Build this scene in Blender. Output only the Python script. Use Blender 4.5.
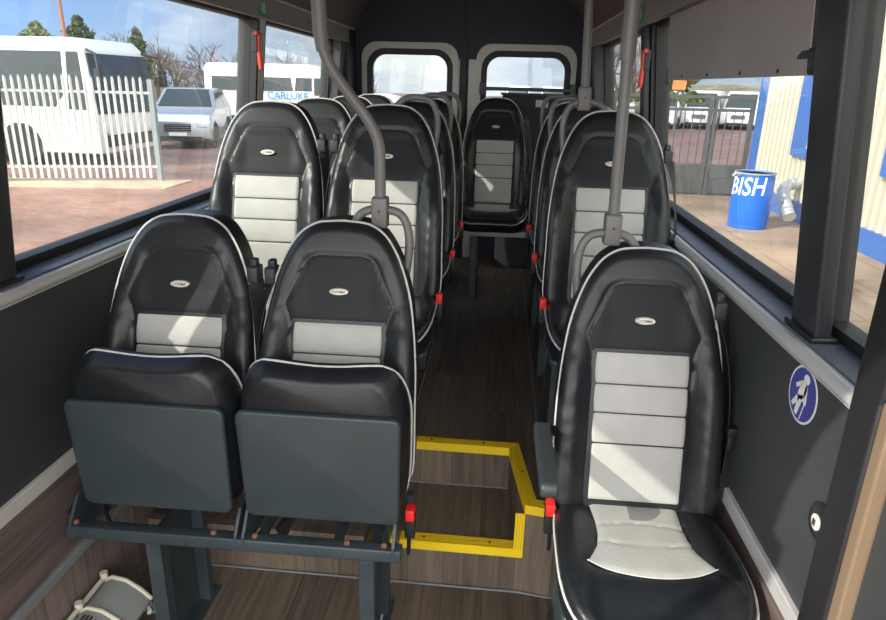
import bpy, bmesh, math, random
from mathutils import Vector, Matrix
random.seed(7)
S = bpy.context.scene
for o in list(bpy.data.objects): bpy.data.objects.remove(o)
COL = S.collection
PI = math.pi
UP = 1.55            # lens height above the entrance floor; coordinates below are relative to lens height

# ------------------------------------------------------------------ camera
F_PX, YAW, PIT, ROL = 662.75, -0.0769547, -0.3278161, 0.0262561
fw = Vector((math.sin(YAW)*math.cos(PIT), math.cos(YAW)*math.cos(PIT), math.sin(PIT)))
r0 = Vector((math.cos(YAW), -math.sin(YAW), 0)); u0 = r0.cross(fw)
rr = r0*math.cos(ROL)+u0*math.sin(ROL); uu = -r0*math.sin(ROL)+u0*math.cos(ROL)
cd = bpy.data.cameras.new('camera'); cam = bpy.data.objects.new('camera', cd); COL.objects.link(cam)
cd.sensor_width = 36; cd.lens = F_PX/886*36; cd.clip_start = 0.02; cd.clip_end = 500
cam.matrix_world = Matrix(((rr.x, uu.x, -fw.x, 0), (rr.y, uu.y, -fw.y, 0), (rr.z, uu.z, -fw.z, UP), (0, 0, 0, 1)))
S.camera = cam

# ------------------------------------------------------------------ world, sun, exposure
S.view_settings.view_transform = 'Standard'; S.view_settings.look = 'None'
S.view_settings.gamma = 1; S.view_settings.use_curve_mapping = False
S.view_settings.exposure = 1.3
w = bpy.data.worlds.new('sky'); S.world = w; w.use_nodes = True
nt = w.node_tree; nt.nodes.clear()
def N(t, **k):
    n = nt.nodes.new(t)
    for a, b in k.items(): setattr(n, a, b)
    return n
tc = N('ShaderNodeTexCoord'); sep = N('ShaderNodeSeparateXYZ'); nt.links.new(tc.outputs['Generated'], sep.inputs[0])
gr = N('ShaderNodeValToRGB'); e = gr.color_ramp.elements
e[0].position = 0.0; e[0].color = (.22, .34, .50, 1); e[1].position = .55; e[1].color = (.03, .11, .36, 1)
m1 = e.new(.12); m1.color = (.075, .20, .47, 1)
nt.links.new(sep.outputs[2], gr.inputs[0])
mp = N('ShaderNodeMapping'); mp.inputs['Scale'].default_value = (1.6, 1.6, 5.5); mp.inputs['Location'].default_value = (.5, 1.9, .2)
nt.links.new(tc.outputs['Generated'], mp.inputs[0])
no = N('ShaderNodeTexNoise'); no.inputs['Scale'].default_value = 1.7; no.inputs['Detail'].default_value = 8; no.inputs['Roughness'].default_value = .55
nt.links.new(mp.outputs[0], no.inputs[0])
cr = N('ShaderNodeValToRGB'); cr.color_ramp.elements[0].position = .47; cr.color_ramp.elements[1].position = .62
nt.links.new(no.outputs[0], cr.inputs[0])
# more cloud towards the rear (+Y)
my = N('ShaderNodeMapRange'); my.inputs[1].default_value = .80; my.inputs[2].default_value = 1.0; nt.links.new(sep.outputs[1], my.inputs[0])
ad = N('ShaderNodeMath', operation='MAXIMUM'); nt.links.new(cr.outputs[0], ad.inputs[0]); nt.links.new(my.outputs[0], ad.inputs[1])
cc = N('ShaderNodeValToRGB'); cc.color_ramp.elements[0].color = (.27, .30, .36, 1); cc.color_ramp.elements[1].color = (.46, .46, .45, 1)
cc.color_ramp.elements[0].position = .42; cc.color_ramp.elements[1].position = .6
n2 = N('ShaderNodeTexNoise'); n2.inputs['Scale'].default_value = 4.3; n2.inputs['Detail'].default_value = 6; nt.links.new(mp.outputs[0], n2.inputs[0]); nt.links.new(n2.outputs[0], cc.inputs[0])
mx = N('ShaderNodeMix', data_type='RGBA'); nt.links.new(ad.outputs[0], mx.inputs[0]); nt.links.new(gr.outputs[0], mx.inputs[6]); nt.links.new(cc.outputs[0], mx.inputs[7])
# sky boosted on the sun's side, behind the lens, as added interior fill
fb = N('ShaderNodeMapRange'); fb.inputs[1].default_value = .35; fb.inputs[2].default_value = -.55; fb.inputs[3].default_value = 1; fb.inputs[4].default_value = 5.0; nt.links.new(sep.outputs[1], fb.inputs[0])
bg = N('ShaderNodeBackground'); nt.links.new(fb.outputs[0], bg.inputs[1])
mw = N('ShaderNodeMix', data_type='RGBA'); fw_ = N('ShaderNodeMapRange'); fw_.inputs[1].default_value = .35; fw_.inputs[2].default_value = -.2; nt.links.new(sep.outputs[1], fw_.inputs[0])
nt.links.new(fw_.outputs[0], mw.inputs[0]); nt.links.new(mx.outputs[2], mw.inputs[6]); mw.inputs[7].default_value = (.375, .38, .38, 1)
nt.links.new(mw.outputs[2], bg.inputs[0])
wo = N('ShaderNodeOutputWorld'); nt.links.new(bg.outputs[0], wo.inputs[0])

sd = bpy.data.lights.new('sun', 'SUN'); sd.energy = 2.2; sd.angle = math.radians(.6); sd.color = (1, .93, .80)
sun = bpy.data.objects.new('sun', sd); COL.objects.link(sun)
tosun = Vector((-1, -.82, .75)).normalized()
sun.rotation_euler = tosun.to_track_quat('Z', 'Y').to_euler(); sun.location = (-6, -6, 6)

# ------------------------------------------------------------------ materials
MATS = {}
def mat(name, col, rough=.5, metal=0, bump=0, bscale=200, var=0, vscale=8, spec=.5, coat=0, stretch=(1, 1, 1)):
    if name in MATS: return MATS[name]
    m = bpy.data.materials.new(name); m.use_nodes = True; t = m.node_tree
    b = t.nodes['Principled BSDF']; b.inputs['Roughness'].default_value = rough; b.inputs['Metallic'].default_value = metal
    b.inputs['Base Color'].default_value = (*col, 1); b.inputs['Specular IOR Level'].default_value = spec
    b.inputs['Coat Weight'].default_value = coat
    c = t.nodes.new('ShaderNodeTexCoord'); mp = t.nodes.new('ShaderNodeMapping'); mp.inputs['Scale'].default_value = stretch
    t.links.new(c.outputs['Object'], mp.inputs[0])
    if bump:
        n = t.nodes.new('ShaderNodeTexNoise'); n.inputs['Scale'].default_value = bscale; n.inputs['Detail'].default_value = 3
        t.links.new(mp.outputs[0], n.inputs[0])
        bp = t.nodes.new('ShaderNodeBump'); bp.inputs['Strength'].default_value = bump; bp.inputs['Distance'].default_value = .004
        t.links.new(n.outputs[0], bp.inputs['Height']); t.links.new(bp.outputs[0], b.inputs['Normal'])
    if var:
        n = t.nodes.new('ShaderNodeTexNoise'); n.inputs['Scale'].default_value = vscale; n.inputs['Detail'].default_value = 5
        t.links.new(mp.outputs[0], n.inputs[0])
        r = t.nodes.new('ShaderNodeValToRGB'); r.color_ramp.elements[0].position = .3; r.color_ramp.elements[1].position = .7
        r.color_ramp.elements[0].color = (*[max(0, x*(1-var)) for x in col], 1); r.color_ramp.elements[1].color = (*[min(1, x*(1+var)) for x in col], 1)
        t.links.new(n.outputs[0], r.inputs[0]); t.links.new(r.outputs[0], b.inputs['Base Color'])
    MATS[name] = m; return m

leather = mat('black_leather', (.012, .0135, .016), .36, bump=.12, bscale=180, var=.15, vscale=30, spec=.40)
fabric = mat('black_matte_leather', (.013, .0145, .017), .5, bump=.1, bscale=260, spec=.22)
grey = mat('light_grey_leather', (.41, .40, .38), .55, bump=.2, bscale=140, var=.07, vscale=14)
pipe = mat('white_piping', (.55, .54, .52), .45)
shell = mat('dark_plastic', (.030, .034, .038), .5, bump=.15, bscale=300)
greenp = mat('slate_plastic', (.030, .043, .049), .42, bump=.1, bscale=90, var=.12, vscale=7)
framem = mat('painted_steel', (.036, .050, .057), .42, var=.2, vscale=12, bump=.1, bscale=40)
lightsteel = mat('pale_steel', (.50, .49, .45), .5, var=.15)
poleg = mat('grey_moulded_grip', (.15, .15, .148), .42, bump=.06, bscale=60)
beltm = mat('black_webbing', (.012, .012, .014), .7, bump=.3, bscale=500)
blackp = mat('black_plastic', (.012, .013, .015), .4)
redp = mat('red_plastic', (.75, .02, .02), .35)
hamred = mat('red_hammer_plastic', (.70, .06, .03), .35)
chrome = mat('bright_metal', (.6, .6, .6), .25, metal=1)
badgem = mat('cream_badge', (.72, .69, .60), .35)
inkm = mat('dark_ink', (.05, .045, .04), .6)
panel = mat('charcoal_wall_panel', (.036, .041, .045), .55, bump=.12, bscale=240)
sillm = mat('window_sill_plastic', (.085, .095, .115), .38)
alu = mat('aluminium_trim', (.62, .62, .61), .38, metal=.35, bump=.05, bscale=30)
greytrim = mat('grey_plastic_trim', (.20, .21, .22), .5)
rubber = mat('black_rubber', (.010, .010, .012), .55)
headl = mat('mauve_headliner', (.12, .105, .115), .85, bump=.3, bscale=200)
covem = mat('grey_cove', (.23, .23, .22), .6)
navy = mat('navy_door_trim', (.018, .024, .042), .6, var=.1)
cream = mat('cream_door_metal', (.52, .51, .47), .45, var=.05)
yellow = mat('yellow_nosing', (.85, .58, .01), .45, bump=.2, bscale=120)
blindm = mat('grey_board', (.36, .345, .325), .65, var=.06, vscale=5)
white = mat('white_paint', (.66, .66, .65), .3, coat=.3)
signwhite = mat('sticker_white', (.80, .80, .80), .5)
signblue = mat('sticker_blue', (.035, .05, .30), .45)
signgreen = mat('sticker_green', (.03, .28, .12), .5)

def wood(name, c1, c2, axis, pw=.14, pl=1.1, rough=.5):
    """plank vinyl. axis: which object axis the planks run along; 'Y' floor, 'YZ' wall with planks along Y, 'ZY' wall with upright planks, 'XZ' riser"""
    m = bpy.data.materials.new(name); m.use_nodes = True; t = m.node_tree; b = t.nodes['Principled BSDF']; b.inputs['Roughness'].default_value = rough
    c = t.nodes.new('ShaderNodeTexCoord'); sp = t.nodes.new('ShaderNodeSeparateXYZ'); t.links.new(c.outputs['Object'], sp.inputs[0])
    cb = t.nodes.new('ShaderNodeCombineXYZ')
    along, across = {'Y': (1, 0), 'YZ': (1, 2), 'ZY': (2, 1), 'ZX': (2, 0), 'X': (0, 1)}[axis]
    t.links.new(sp.outputs[along], cb.inputs[0]); t.links.new(sp.outputs[across], cb.inputs[1])
    br = t.nodes.new('ShaderNodeTexBrick'); br.inputs['Scale'].default_value = 1; br.inputs['Brick Width'].default_value = pl; br.inputs['Row Height'].default_value = pw
    br.inputs['Mortar Size'].default_value = .0007; br.inputs['Bias'].default_value = 0; br.offset = .37; br.offset_frequency = 3
    br.inputs['Color1'].default_value = (0, 0, 0, 1); br.inputs['Color2'].default_value = (1, 1, 1, 1); br.inputs['Mortar'].default_value = (0, 0, 0, 1)
    t.links.new(cb.outputs[0], br.inputs[0])
    mp = t.nodes.new('ShaderNodeMapping'); mp.inputs['Scale'].default_value = (3, 55, 1); t.links.new(cb.outputs[0], mp.inputs[0])
    wn = t.nodes.new('ShaderNodeVectorMath'); wn.operation = 'ADD'; t.links.new(mp.outputs[0], wn.inputs[0]); 
    sc = t.nodes.new('ShaderNodeVectorMath'); sc.operation = 'SCALE'; sc.inputs[3].default_value = 30; t.links.new(br.outputs[0], sc.inputs[0]); t.links.new(sc.outputs[0], wn.inputs[1])
    n = t.nodes.new('ShaderNodeTexNoise'); n.inputs['Scale'].default_value = 1; n.inputs['Detail'].default_value = 6; n.inputs['Distortion'].default_value = .6; t.links.new(wn.outputs[0], n.inputs[0])
    ad = t.nodes.new('ShaderNodeMath'); ad.operation = 'MULTIPLY_ADD'; t.links.new(n.outputs[0], ad.inputs[0]); ad.inputs[1].default_value = .9
    ml = t.nodes.new('ShaderNodeMath'); ml.operation = 'MULTIPLY_ADD'; t.links.new(br.outputs[0], ml.inputs[0]); ml.inputs[1].default_value = .30; ml.inputs[2].default_value = -.12
    t.links.new(ml.outputs[0], ad.inputs[2])
    rp = t.nodes.new('ShaderNodeValToRGB'); rp.color_ramp.elements[0].position = .1; rp.color_ramp.elements[1].position = .85
    rp.color_ramp.elements[0].color = (*c1, 1); rp.color_ramp.elements[1].color = (*c2, 1)
    t.links.new(ad.outputs[0], rp.inputs[0])
    mx = t.nodes.new('ShaderNodeMix'); mx.data_type = 'RGBA'; t.links.new(br.outputs['Fac'], mx.inputs[0]); t.links.new(rp.outputs[0], mx.inputs[6]); mx.inputs[7].default_value = (*[x*.4 for x in c1], 1)
    t.links.new(mx.outputs[2], b.inputs['Base Color'])
    return m
floorw = wood('brown_wood_vinyl', (.052, .038, .028), (.21, .16, .117), 'Y', .115, .9)
riserw = wood('brown_wood_vinyl_upright', (.052, .038, .028), (.21, .16, .117), 'ZX', .115, .9)
wallw = wood('mauve_wood_vinyl', (.075, .055, .052), (.26, .20, .185), 'YZ', .11, .5)
wallw2 = wood('mauve_wood_vinyl_upright', (.085, .060, .052), (.29, .225, .20), 'ZY', .085, .5)

def glass(name, tint=(.92, .95, .94), haze=.035):
    m = bpy.data.materials.new(name); m.use_nodes = True; t = m.node_tree; t.nodes.clear()
    o = t.nodes.new('ShaderNodeOutputMaterial'); tr = t.nodes.new('ShaderNodeBsdfTransparent'); tr.inputs[0].default_value = (*tint, 1)
    gl = t.nodes.new('ShaderNodeBsdfGlossy'); gl.inputs['Roughness'].default_value = .01
    lw = t.nodes.new('ShaderNodeLayerWeight'); lw.inputs[0].default_value = .5
    pw_ = t.nodes.new('ShaderNodeMath'); pw_.operation = 'POWER'; t.links.new(lw.outputs['Facing'], pw_.inputs[0]); pw_.inputs[1].default_value = 4.5
    fr = t.nodes.new('ShaderNodeMath'); fr.operation = 'MULTIPLY_ADD'; t.links.new(pw_.outputs[0], fr.inputs[0]); fr.inputs[1].default_value = .5; fr.inputs[2].default_value = .025
    a = t.nodes.new('ShaderNodeMixShader'); t.links.new(fr.outputs[0], a.inputs[0]); t.links.new(tr.outputs[0], a.inputs[1]); t.links.new(gl.outputs[0], a.inputs[2])
    df = t.nodes.new('ShaderNodeBsdfDiffuse'); df.inputs[0].default_value = (.8, .8, .8, 1)
    tl = t.nodes.new('ShaderNodeBsdfTranslucent'); tl.inputs[0].default_value = (.85, .85, .85, 1)
    d2 = t.nodes.new('ShaderNodeMixShader'); t.links.new(df.outputs[0], d2.inputs[1]); t.links.new(tl.outputs[0], d2.inputs[2])
    c = t.nodes.new('ShaderNodeTexCoord'); n = t.nodes.new('ShaderNodeTexNoise'); n.inputs['Scale'].default_value = 2.5; n.inputs['Detail'].default_value = 5
    t.links.new(c.outputs['Object'], n.inputs[0])
    mr = t.nodes.new('ShaderNodeMapRange'); mr.inputs[1].default_value = .35; mr.inputs[2].default_value = .75; mr.inputs[3].default_value = haze*.4; mr.inputs[4].default_value = haze*2
    t.links.new(n.outputs[0], mr.inputs[0])
    f = t.nodes.new('ShaderNodeMixShader'); t.links.new(mr.outputs[0], f.inputs[0]); t.links.new(a.outputs[0], f.inputs[1]); t.links.new(d2.outputs[0], f.inputs[2])
    t.links.new(f.outputs[0], o.inputs[0]); return m
winglass = glass('dusty_window_glass', haze=.02)
carglass = mat('dark_car_glass', (.03, .04, .045), .12, spec=.3)

# ------------------------------------------------------------------ mesh helpers
class MB:
    def __init__(s): s.v = []; s.f = []
    def add(s, vs, fs):
        o = len(s.v); s.v += [tuple(v) for v in vs]; s.f += [tuple(i+o for i in f) for f in fs]; return s
    def box(s, x0, x1, y0, y1, z0, z1):
        vs = [(x, y, z) for z in (z0, z1) for y in (y0, y1) for x in (x0, x1)]
        return s.add(vs, [(0, 2, 3, 1), (4, 5, 7, 6), (0, 1, 5, 4), (2, 6, 7, 3), (0, 4, 6, 2), (1, 3, 7, 5)])
    def hexa(s, a, b):
        """two quads (4 points each) joined"""
        return s.add(list(a)+list(b), [(3, 2, 1, 0), (4, 5, 6, 7), (0, 1, 5, 4), (1, 2, 6, 5), (2, 3, 7, 6), (3, 0, 4, 7)])
    def prism(s, poly, fn, d0, d1):
        """poly 2-D, fn(a,b,d)->xyz"""
        n = len(poly); vs = [fn(a, b, d0) for a, b in poly]+[fn(a, b, d1) for a, b in poly]
        return s.add(vs, [tuple(range(n))[::-1], tuple(range(n, 2*n))]+[(i, (i+1) % n, n+(i+1) % n, n+i) for i in range(n)])
    def tube(s, pts, r, n=10, closed=False, flat=None):
        pts = [Vector(p) for p in pts]; m = len(pts); rings = []; prev = None
        for i, p in enumerate(pts):
            if closed: t = pts[(i+1) % m]-pts[i-1]
            else: t = pts[min(i+1, m-1)]-pts[max(i-1, 0)]
            t.normalize()
            if prev is None: a = Vector((0, 0, 1)) if abs(t.z) < .9 else Vector((1, 0, 0)); nrm = (a-t*a.dot(t)).normalized()
            else: nrm = (prev-t*prev.dot(t)).normalized()
            prev = nrm; bn = t.cross(nrm); ri = r[i] if isinstance(r, (list, tuple)) else r
            k = flat or 1
            rings.append([p+nrm*math.cos(2*PI*j/n)*ri+bn*math.sin(2*PI*j/n)*ri*k for j in range(n)])
        vs = [v for g in rings for v in g]; fs = []
        for i in range(m if closed else m-1):
            for j in range(n):
                a = i*n+j; b = i*n+(j+1) % n; c = ((i+1) % m)*n+(j+1) % n; d = ((i+1) % m)*n+j; fs.append((a, b, c, d))
        if not closed: fs += [tuple(range(n))[::-1], tuple(range((m-1)*n, m*n))]
        return s.add(vs, fs)
    def lathe(s, prof, n=32, c=(0, 0, 0), axis='Z'):
        vs = []
        for r, h in prof:
            for j in range(n):
                a = 2*PI*j/n; x, y = r*math.cos(a), r*math.sin(a)
                q = (x, y, h) if axis == 'Z' else ((h, x, y) if axis == 'X' else (x, h, y))
                vs.append((q[0]+c[0], q[1]+c[1], q[2]+c[2]))
        m = len(prof); fs = [(i*n+j, i*n+(j+1) % n, (i+1)*n+(j+1) % n, (i+1)*n+j) for i in range(m-1) for j in range(n)]
        fs += [tuple(range(n))[::-1], tuple(range((m-1)*n, m*n))]
        return s.add(vs, fs)
    def grid(s, rows):
        n = len(rows[0]); vs = [v for r in rows for v in r]
        return s.add(vs, [(i*n+j, i*n+j+1, (i+1)*n+j+1, (i+1)*n+j) for i in range(len(rows)-1) for j in range(n-1)])
    def mesh(s, name, m, smooth=False, bevel=0):
        me = bpy.data.meshes.new(name); me.from_pydata(s.v, [], s.f)
        bm = bmesh.new(); bm.from_mesh(me)
        bmesh.ops.remove_doubles(bm, verts=bm.verts, dist=1e-6)
        bmesh.ops.recalc_face_normals(bm, faces=bm.faces)
        if bevel:
            ed = [e for e in bm.edges if len(e.link_faces) == 2 and e.calc_face_angle(0) > .6]
            bmesh.ops.bevel(bm, geom=ed, offset=bevel, segments=2, affect='EDGES', profile=.6, clamp_overlap=True)
        bm.to_mesh(me); bm.free(); me.materials.append(m)
        if smooth:
            me.polygons.foreach_set('use_smooth', [True]*len(me.polygons))
            try: me.set_sharp_from_angle(angle=math.radians(45 if not bevel else 60))
            except Exception: pass
        return me
    def build(s, name, m, parent=None, smooth=False, bevel=0, loc=None, rot=None):
        o = bpy.data.objects.new(name, s.mesh(name, m, smooth, bevel)); COL.objects.link(o)
        if parent: o.parent = parent
        if loc: o.location = loc
        if rot: o.rotation_euler = rot
        return o
def tag(o, label=None, cat=None, group=None, kind=None):
    if label: o['label'] = label
    if cat: o['category'] = cat
    if group: o['group'] = group
    if kind: o['kind'] = kind
    return o
def empty(name, loc, label=None, cat=None, group=None, kind=None, rz=0):
    o = bpy.data.objects.new(name, None); COL.objects.link(o); o.location = loc; o.rotation_euler.z = rz; o.empty_display_size = .1
    return tag(o, label, cat, group, kind)
def struct(name, mb, m, parent=None, **k):
    o = mb.build(name, m, parent, **k)
    if not parent: o['kind'] = 'structure'
    return o
def copy_tree(o, parent=None):
    c = o.copy(); COL.objects.link(c); c.parent = parent
    for ch in list(o.children): copy_tree(ch, c)
    return c
def lerp(a, b, t): return a+(b-a)*t
def interp(tab, x):
    if x <= tab[0][0]: return tab[0][1]
    for (a, va), (b, vb) in zip(tab, tab[1:]):
        if x <= b: return lerp(va, vb, (x-a)/(b-a))
    return tab[-1][1]
def catmull(P, n=6):
    P = [Vector(p) for p in P]; out = []
    for i in range(len(P)-1):
        p0, p1, p2, p3 = P[max(i-1, 0)], P[i], P[i+1], P[min(i+2, len(P)-1)]
        for k in range(n):
            t = k/n; out.append(.5*((2*p1)+(p2-p0)*t+(2*p0-5*p1+4*p2-p3)*t*t+(3*p1-p0-3*p2+p3)*t**3))
    out.append(P[-1]); return out
def sm(x): x = max(0, min(1, x)); return x*x*(3-2*x)
def segd(px, py, a, b):
    dx, dy = b[0]-a[0], b[1]-a[1]; L = dx*dx+dy*dy or 1e-12
    t = max(0, min(1, ((px-a[0])*dx+(py-a[1])*dy)/L)); return math.hypot(px-a[0]-t*dx, py-a[1]-t*dy)
def polyd(x, y, pl): return min(segd(x, y, pl[i], pl[i+1]) for i in range(len(pl)-1))
def text_mb(txt, size, fn, depth=.002):
    """lettering as a mesh; fn maps (x,y,z) flat text coordinates, centred, to the place"""
    c = bpy.data.curves.new('lettering', 'FONT'); c.body = txt; c.size = size; c.extrude = depth; c.align_x = 'CENTER'; c.align_y = 'CENTER'; c.offset = size*.012; c.resolution_u = 3
    o = bpy.data.objects.new('lettering', c); COL.objects.link(o); bpy.context.view_layer.update()
    dg = bpy.context.evaluated_depsgraph_get(); me = o.evaluated_get(dg).to_mesh()
    mb = MB(); mb.add([fn(*v.co) for v in me.vertices], [tuple(p.vertices) for p in me.polygons])
    o.evaluated_get(dg).to_mesh_clear(); bpy.data.objects.remove(o); return mb

# ================================================================== THE BUS SHELL
XR, XL = .62, -1.10          # inner wall planes
ZA, ZB, ZC = -1.22, -1.385, -1.55   # rear floor, step, entrance floor
YF, YE = -.15, 4.85          # front and rear end of shell
RAIL = -.46
# floor: three levels in one stepped slab
fl = MB()
A = [(XL, 2.10), (.092, 2.09), (.140, 1.755), (.215, 1.742), (XR, 1.742), (XR, YE), (XL, YE)]
fl.prism(A, lambda a, b, d: (a, b, d), ZA, ZA-.03)
fl.prism([(XL, 1.770), (.132, 1.755), (.140, 1.757), (.092, 2.092), (XL, 2.102)], lambda a, b, d: (a, b, d), ZB, ZB-.03)
fl.prism([(XL, YF), (XR, YF), (XR, 1.744), (.140, 1.757), (XL, 1.772)], lambda a, b, d: (a, b, d), ZC, ZC-.05)
struct('floor', fl, floorw)
ri = MB()
ri.add([(XL, 2.10, ZB), (.092, 2.09, ZB), (.092, 2.09, ZA), (XL, 2.10, ZA)], [(0, 1, 2, 3)])
ri.add([(.092, 2.09, ZB), (.140, 1.756, ZB), (.140, 1.756, ZA), (.092, 2.09, ZA)], [(0, 1, 2, 3)])
ri.add([(XL, 1.772, ZC), (.134, 1.757, ZC), (.134, 1.757, ZB), (XL, 1.772, ZB)], [(0, 1, 2, 3)])
ri.add([(.134, 1.757, ZC), (.215, 1.743, ZC), (XR, 1.743, ZC), (XR, 1.743, ZA), (.215, 1.743, ZA), (.134, 1.757, ZA)], [(0, 1, 4, 5), (1, 2, 3, 4)])
struct('trim_1', ri, riserw)
# thin cove strip where risers meet floor
cv = MB(); cv.tube([(XL, 1.766, ZC+.004), (.132, 1.751, ZC+.004), (.215, 1.738, ZC+.004), (XR, 1.738, ZC+.004)], .0035, 6)
cv.tube([(XL, 2.095, ZB+.003), (.091, 2.086, ZB+.003)], .003, 6)
struct('trim_2', cv, greytrim)
# side-wall floor trims
tr = MB(); tr.tube([(.212, 1.76, ZA+.004), (.195, 2.2, ZA+.004), (.195, 4.6, ZA+.004)], .004, 6)
tr.tube([(-.28, 2.15, ZA+.004), (-.28, 4.6, ZA+.004)], .004, 6)
struct('trim_3', tr, greytrim)
tr = MB(); tr.box(-.935, -.925, .6, 1.76, ZC, ZC+.012); tr.box(-.29, -.282, .6, 1.755, ZC, ZC+.008)
struct('trim_4', tr, cream)

# side walls, each one object: charcoal panel; wood vinyl below; leaning section above the rail
def leanX(s, z): # inner surface above the rail leans in
    base = XR if s > 0 else XL
    return base - s*.105*max(0, z-RAIL)
WIN = {1: [(1.375, 2.975), (3.06, 4.42)], -1: [(1.42, 3.01), (3.09, 4.42)]}
ZT, ZG = .255, -.445
for s, side in ((1, 'right'), (-1, 'left')):
    X = XR if s > 0 else XL
    mb = MB(); mb.box(*sorted((X, X+s*.12)), YF if s < 0 else 1.045, YE, -.965, RAIL-.02)
    if s > 0: mb.box(X, X+.12, YF, .93, ZC, RAIL-.02)
    # upper wall pieces between windows and above them
    front = YF
    def upr(y0, y1, z0, z1, d0=0, d1=.12):
        a = [(leanX(s, z)+s*d, y0, z) for z, d in ((z0, d0), (z0, d1), (z1, d1), (z1, d0))]
        b = [(x, y1, z) for x, _, z in a]; mb.hexa(a, b)
    wins = WIN[s]
    if s < 0: upr(.55, 1.20, RAIL, ZT+.02, .05); upr(1.365, 1.42, RAIL, ZT+.02, .05)
    upr(wins[0][1], wins[1][0], RAIL, ZT+.02, .045 if s > 0 else .065)
    upr(wins[1][1], YE, RAIL, .33)
    upr(YF, YE, ZT, .34, .0)
    struct('wall_'+side, mb, panel, smooth=True)
    # rail + sill
    rl = MB(); y0 = 1.05 if s > 0 else .1
    rl.tube([(X-s*.004, y0, RAIL-.022), (X-s*.004, YE-.1, RAIL-.022)], .017, 10, flat=1)
    rl.box(*sorted((X-s*.012, X+s*.01)), y0, YE-.1, RAIL-.04, RAIL-.006)
    struct('trim_%d' % (5 if s > 0 else 6), rl, alu, smooth=True)
    sl = MB(); a = [(X, y0, RAIL-.03), (X, y0, RAIL), (X+s*.095, y0, RAIL+.004), (X+s*.095, y0, RAIL-.03)]
    sl.hexa(a, [(x, YE-.4, z) for x, _, z in a])
    struct('trim_%d' % (7 if s > 0 else 8), sl, sillm)
    # lower trim strip
    lt = MB(); lt.box(*sorted((X-s*.012, X+s*.005)), 1.045 if s > 0 else .1, YE-.1, -.985, -.945)
    struct('trim_%d' % (9 if s > 0 else 10), lt, alu if s > 0 else cream, bevel=.003)
    # wood vinyl under it
    wv = MB(); wv.box(*sorted((X, X+s*.1)), 1.045 if s > 0 else .1, YE, -1.238, -.965)
    wv2 = MB(); wv2.box(*sorted((X, X+s*.1)), 1.045 if s > 0 else .1, YE, ZC, -1.238)
    struct('baseboard_'+side, wv, wallw); tb = wv2.build('lower_board', wallw2, bpy.data.objects['baseboard_'+side])
    if s < 0:
        g = MB(); g.box(XL-.002, XL+.014, .1, 1.74, -1.25, -1.222); struct('trim_11', g, greytrim, bevel=.004)
    # windows: rubber frame + pane, one per opening
    wl = list(wins)
    wl += [(1.0, 1.345)] if s > 0 else [(-.14, .56), (1.195, 1.37)]
    for k, (a0, a1) in enumerate(wl):
        fr = MB(); gx = lambda z, d=0: leanX(s, z)+s*(.085+d)
        t = .016
        def bar(y0, y1, z0, z1):
            p = [(gx(z0, -.025), y0, z0), (gx(z0, .02), y0, z0), (gx(z1, .02), y0, z1), (gx(z1, -.025), y0, z1)]
            fr.hexa(p, [(x, y1, z) for x, _, z in p])
        bar(a0, a1, RAIL-.005, ZG+.012); bar(a0, a1, ZT-.012, ZT+.02)
        bar(a0, a0+t, RAIL, ZT); bar(a1-t, a1, RAIL, ZT)
        n = (k+1)+(0 if s > 0 else 3)
        root = struct('window_%d' % n, fr, rubber)
        gl = MB(); z0, z1 = ZG, ZT
        gl.hexa([(gx(z0, .0), a0, z0), (gx(z0, .005), a0, z0), (gx(z1, .005), a0, z1), (gx(z1, .0), a0, z1)],
                [(gx(z0, .0), a1, z0), (gx(z0, .005), a1, z0), (gx(z1, .005), a1, z1), (gx(z1, .0), a1, z1)])
        gl.build('pane', winglass, root)
    # cove trim, headliner
    cm = MB(); x0 = leanX(s, .335)
    cm.tube([(x0-s*.006, YF, .335), (x0-s*.006, YE-.1, .335)], .0055, 8)
    struct('trim_%d' % (12 if s > 0 else 13), cm, lightsteel, smooth=True)
cs = MB()
for s in (1, -1):
    x0 = leanX(s, .26)
    a = [(x0-s*.006, YF, .245), (x0+s*.02, YF, .245), (leanX(s, .34)+s*.02, YF, .335), (leanX(s, .34)-s*.004, YF, .335)]
    c = MB(); c.hexa(a, [(x, YE-.25, z) for x, _, z in a]); struct('trim_%d' % (14 if s > 0 else 15), c, covem)
hl = MB(); prof = [(leanX(-1, .34)+.0, .335), (-.98, .44), (-.90, .54), (-.74, .62), (-.5, .65), (-.24, .66), (.02, .65), (.26, .62), (.42, .54), (.50, .44), (leanX(1, .34), .335)]
outer = [(x*1.0, z+.04) for x, z in prof]
hl.prism(prof+outer[::-1], lambda a, b, d: (a, d, b), -.1, YE)
struct('ceiling', hl, headl, smooth=True)

# right door jamb at the picture's edge
dj = MB(); dj.box(.598, .70, .965, 1.045, ZC, RAIL+.02)
dj.hexa([(.598, .965, RAIL), (.598, 1.045, RAIL), (.66, 1.045, RAIL), (.66, .965, RAIL)], [(.60, .965, .3), (.60, 1.045, .3), (.66, 1.045, .3), (.66, .965, .3)])
struct('trim_16', dj, rubber, bevel=.008, smooth=True)
dj = MB(); dj.box(.600, .70, .935, .962, ZC, RAIL+.02); struct('trim_17', dj, mat('tan_seal', (.20, .14, .09), .6), bevel=.004)

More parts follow.
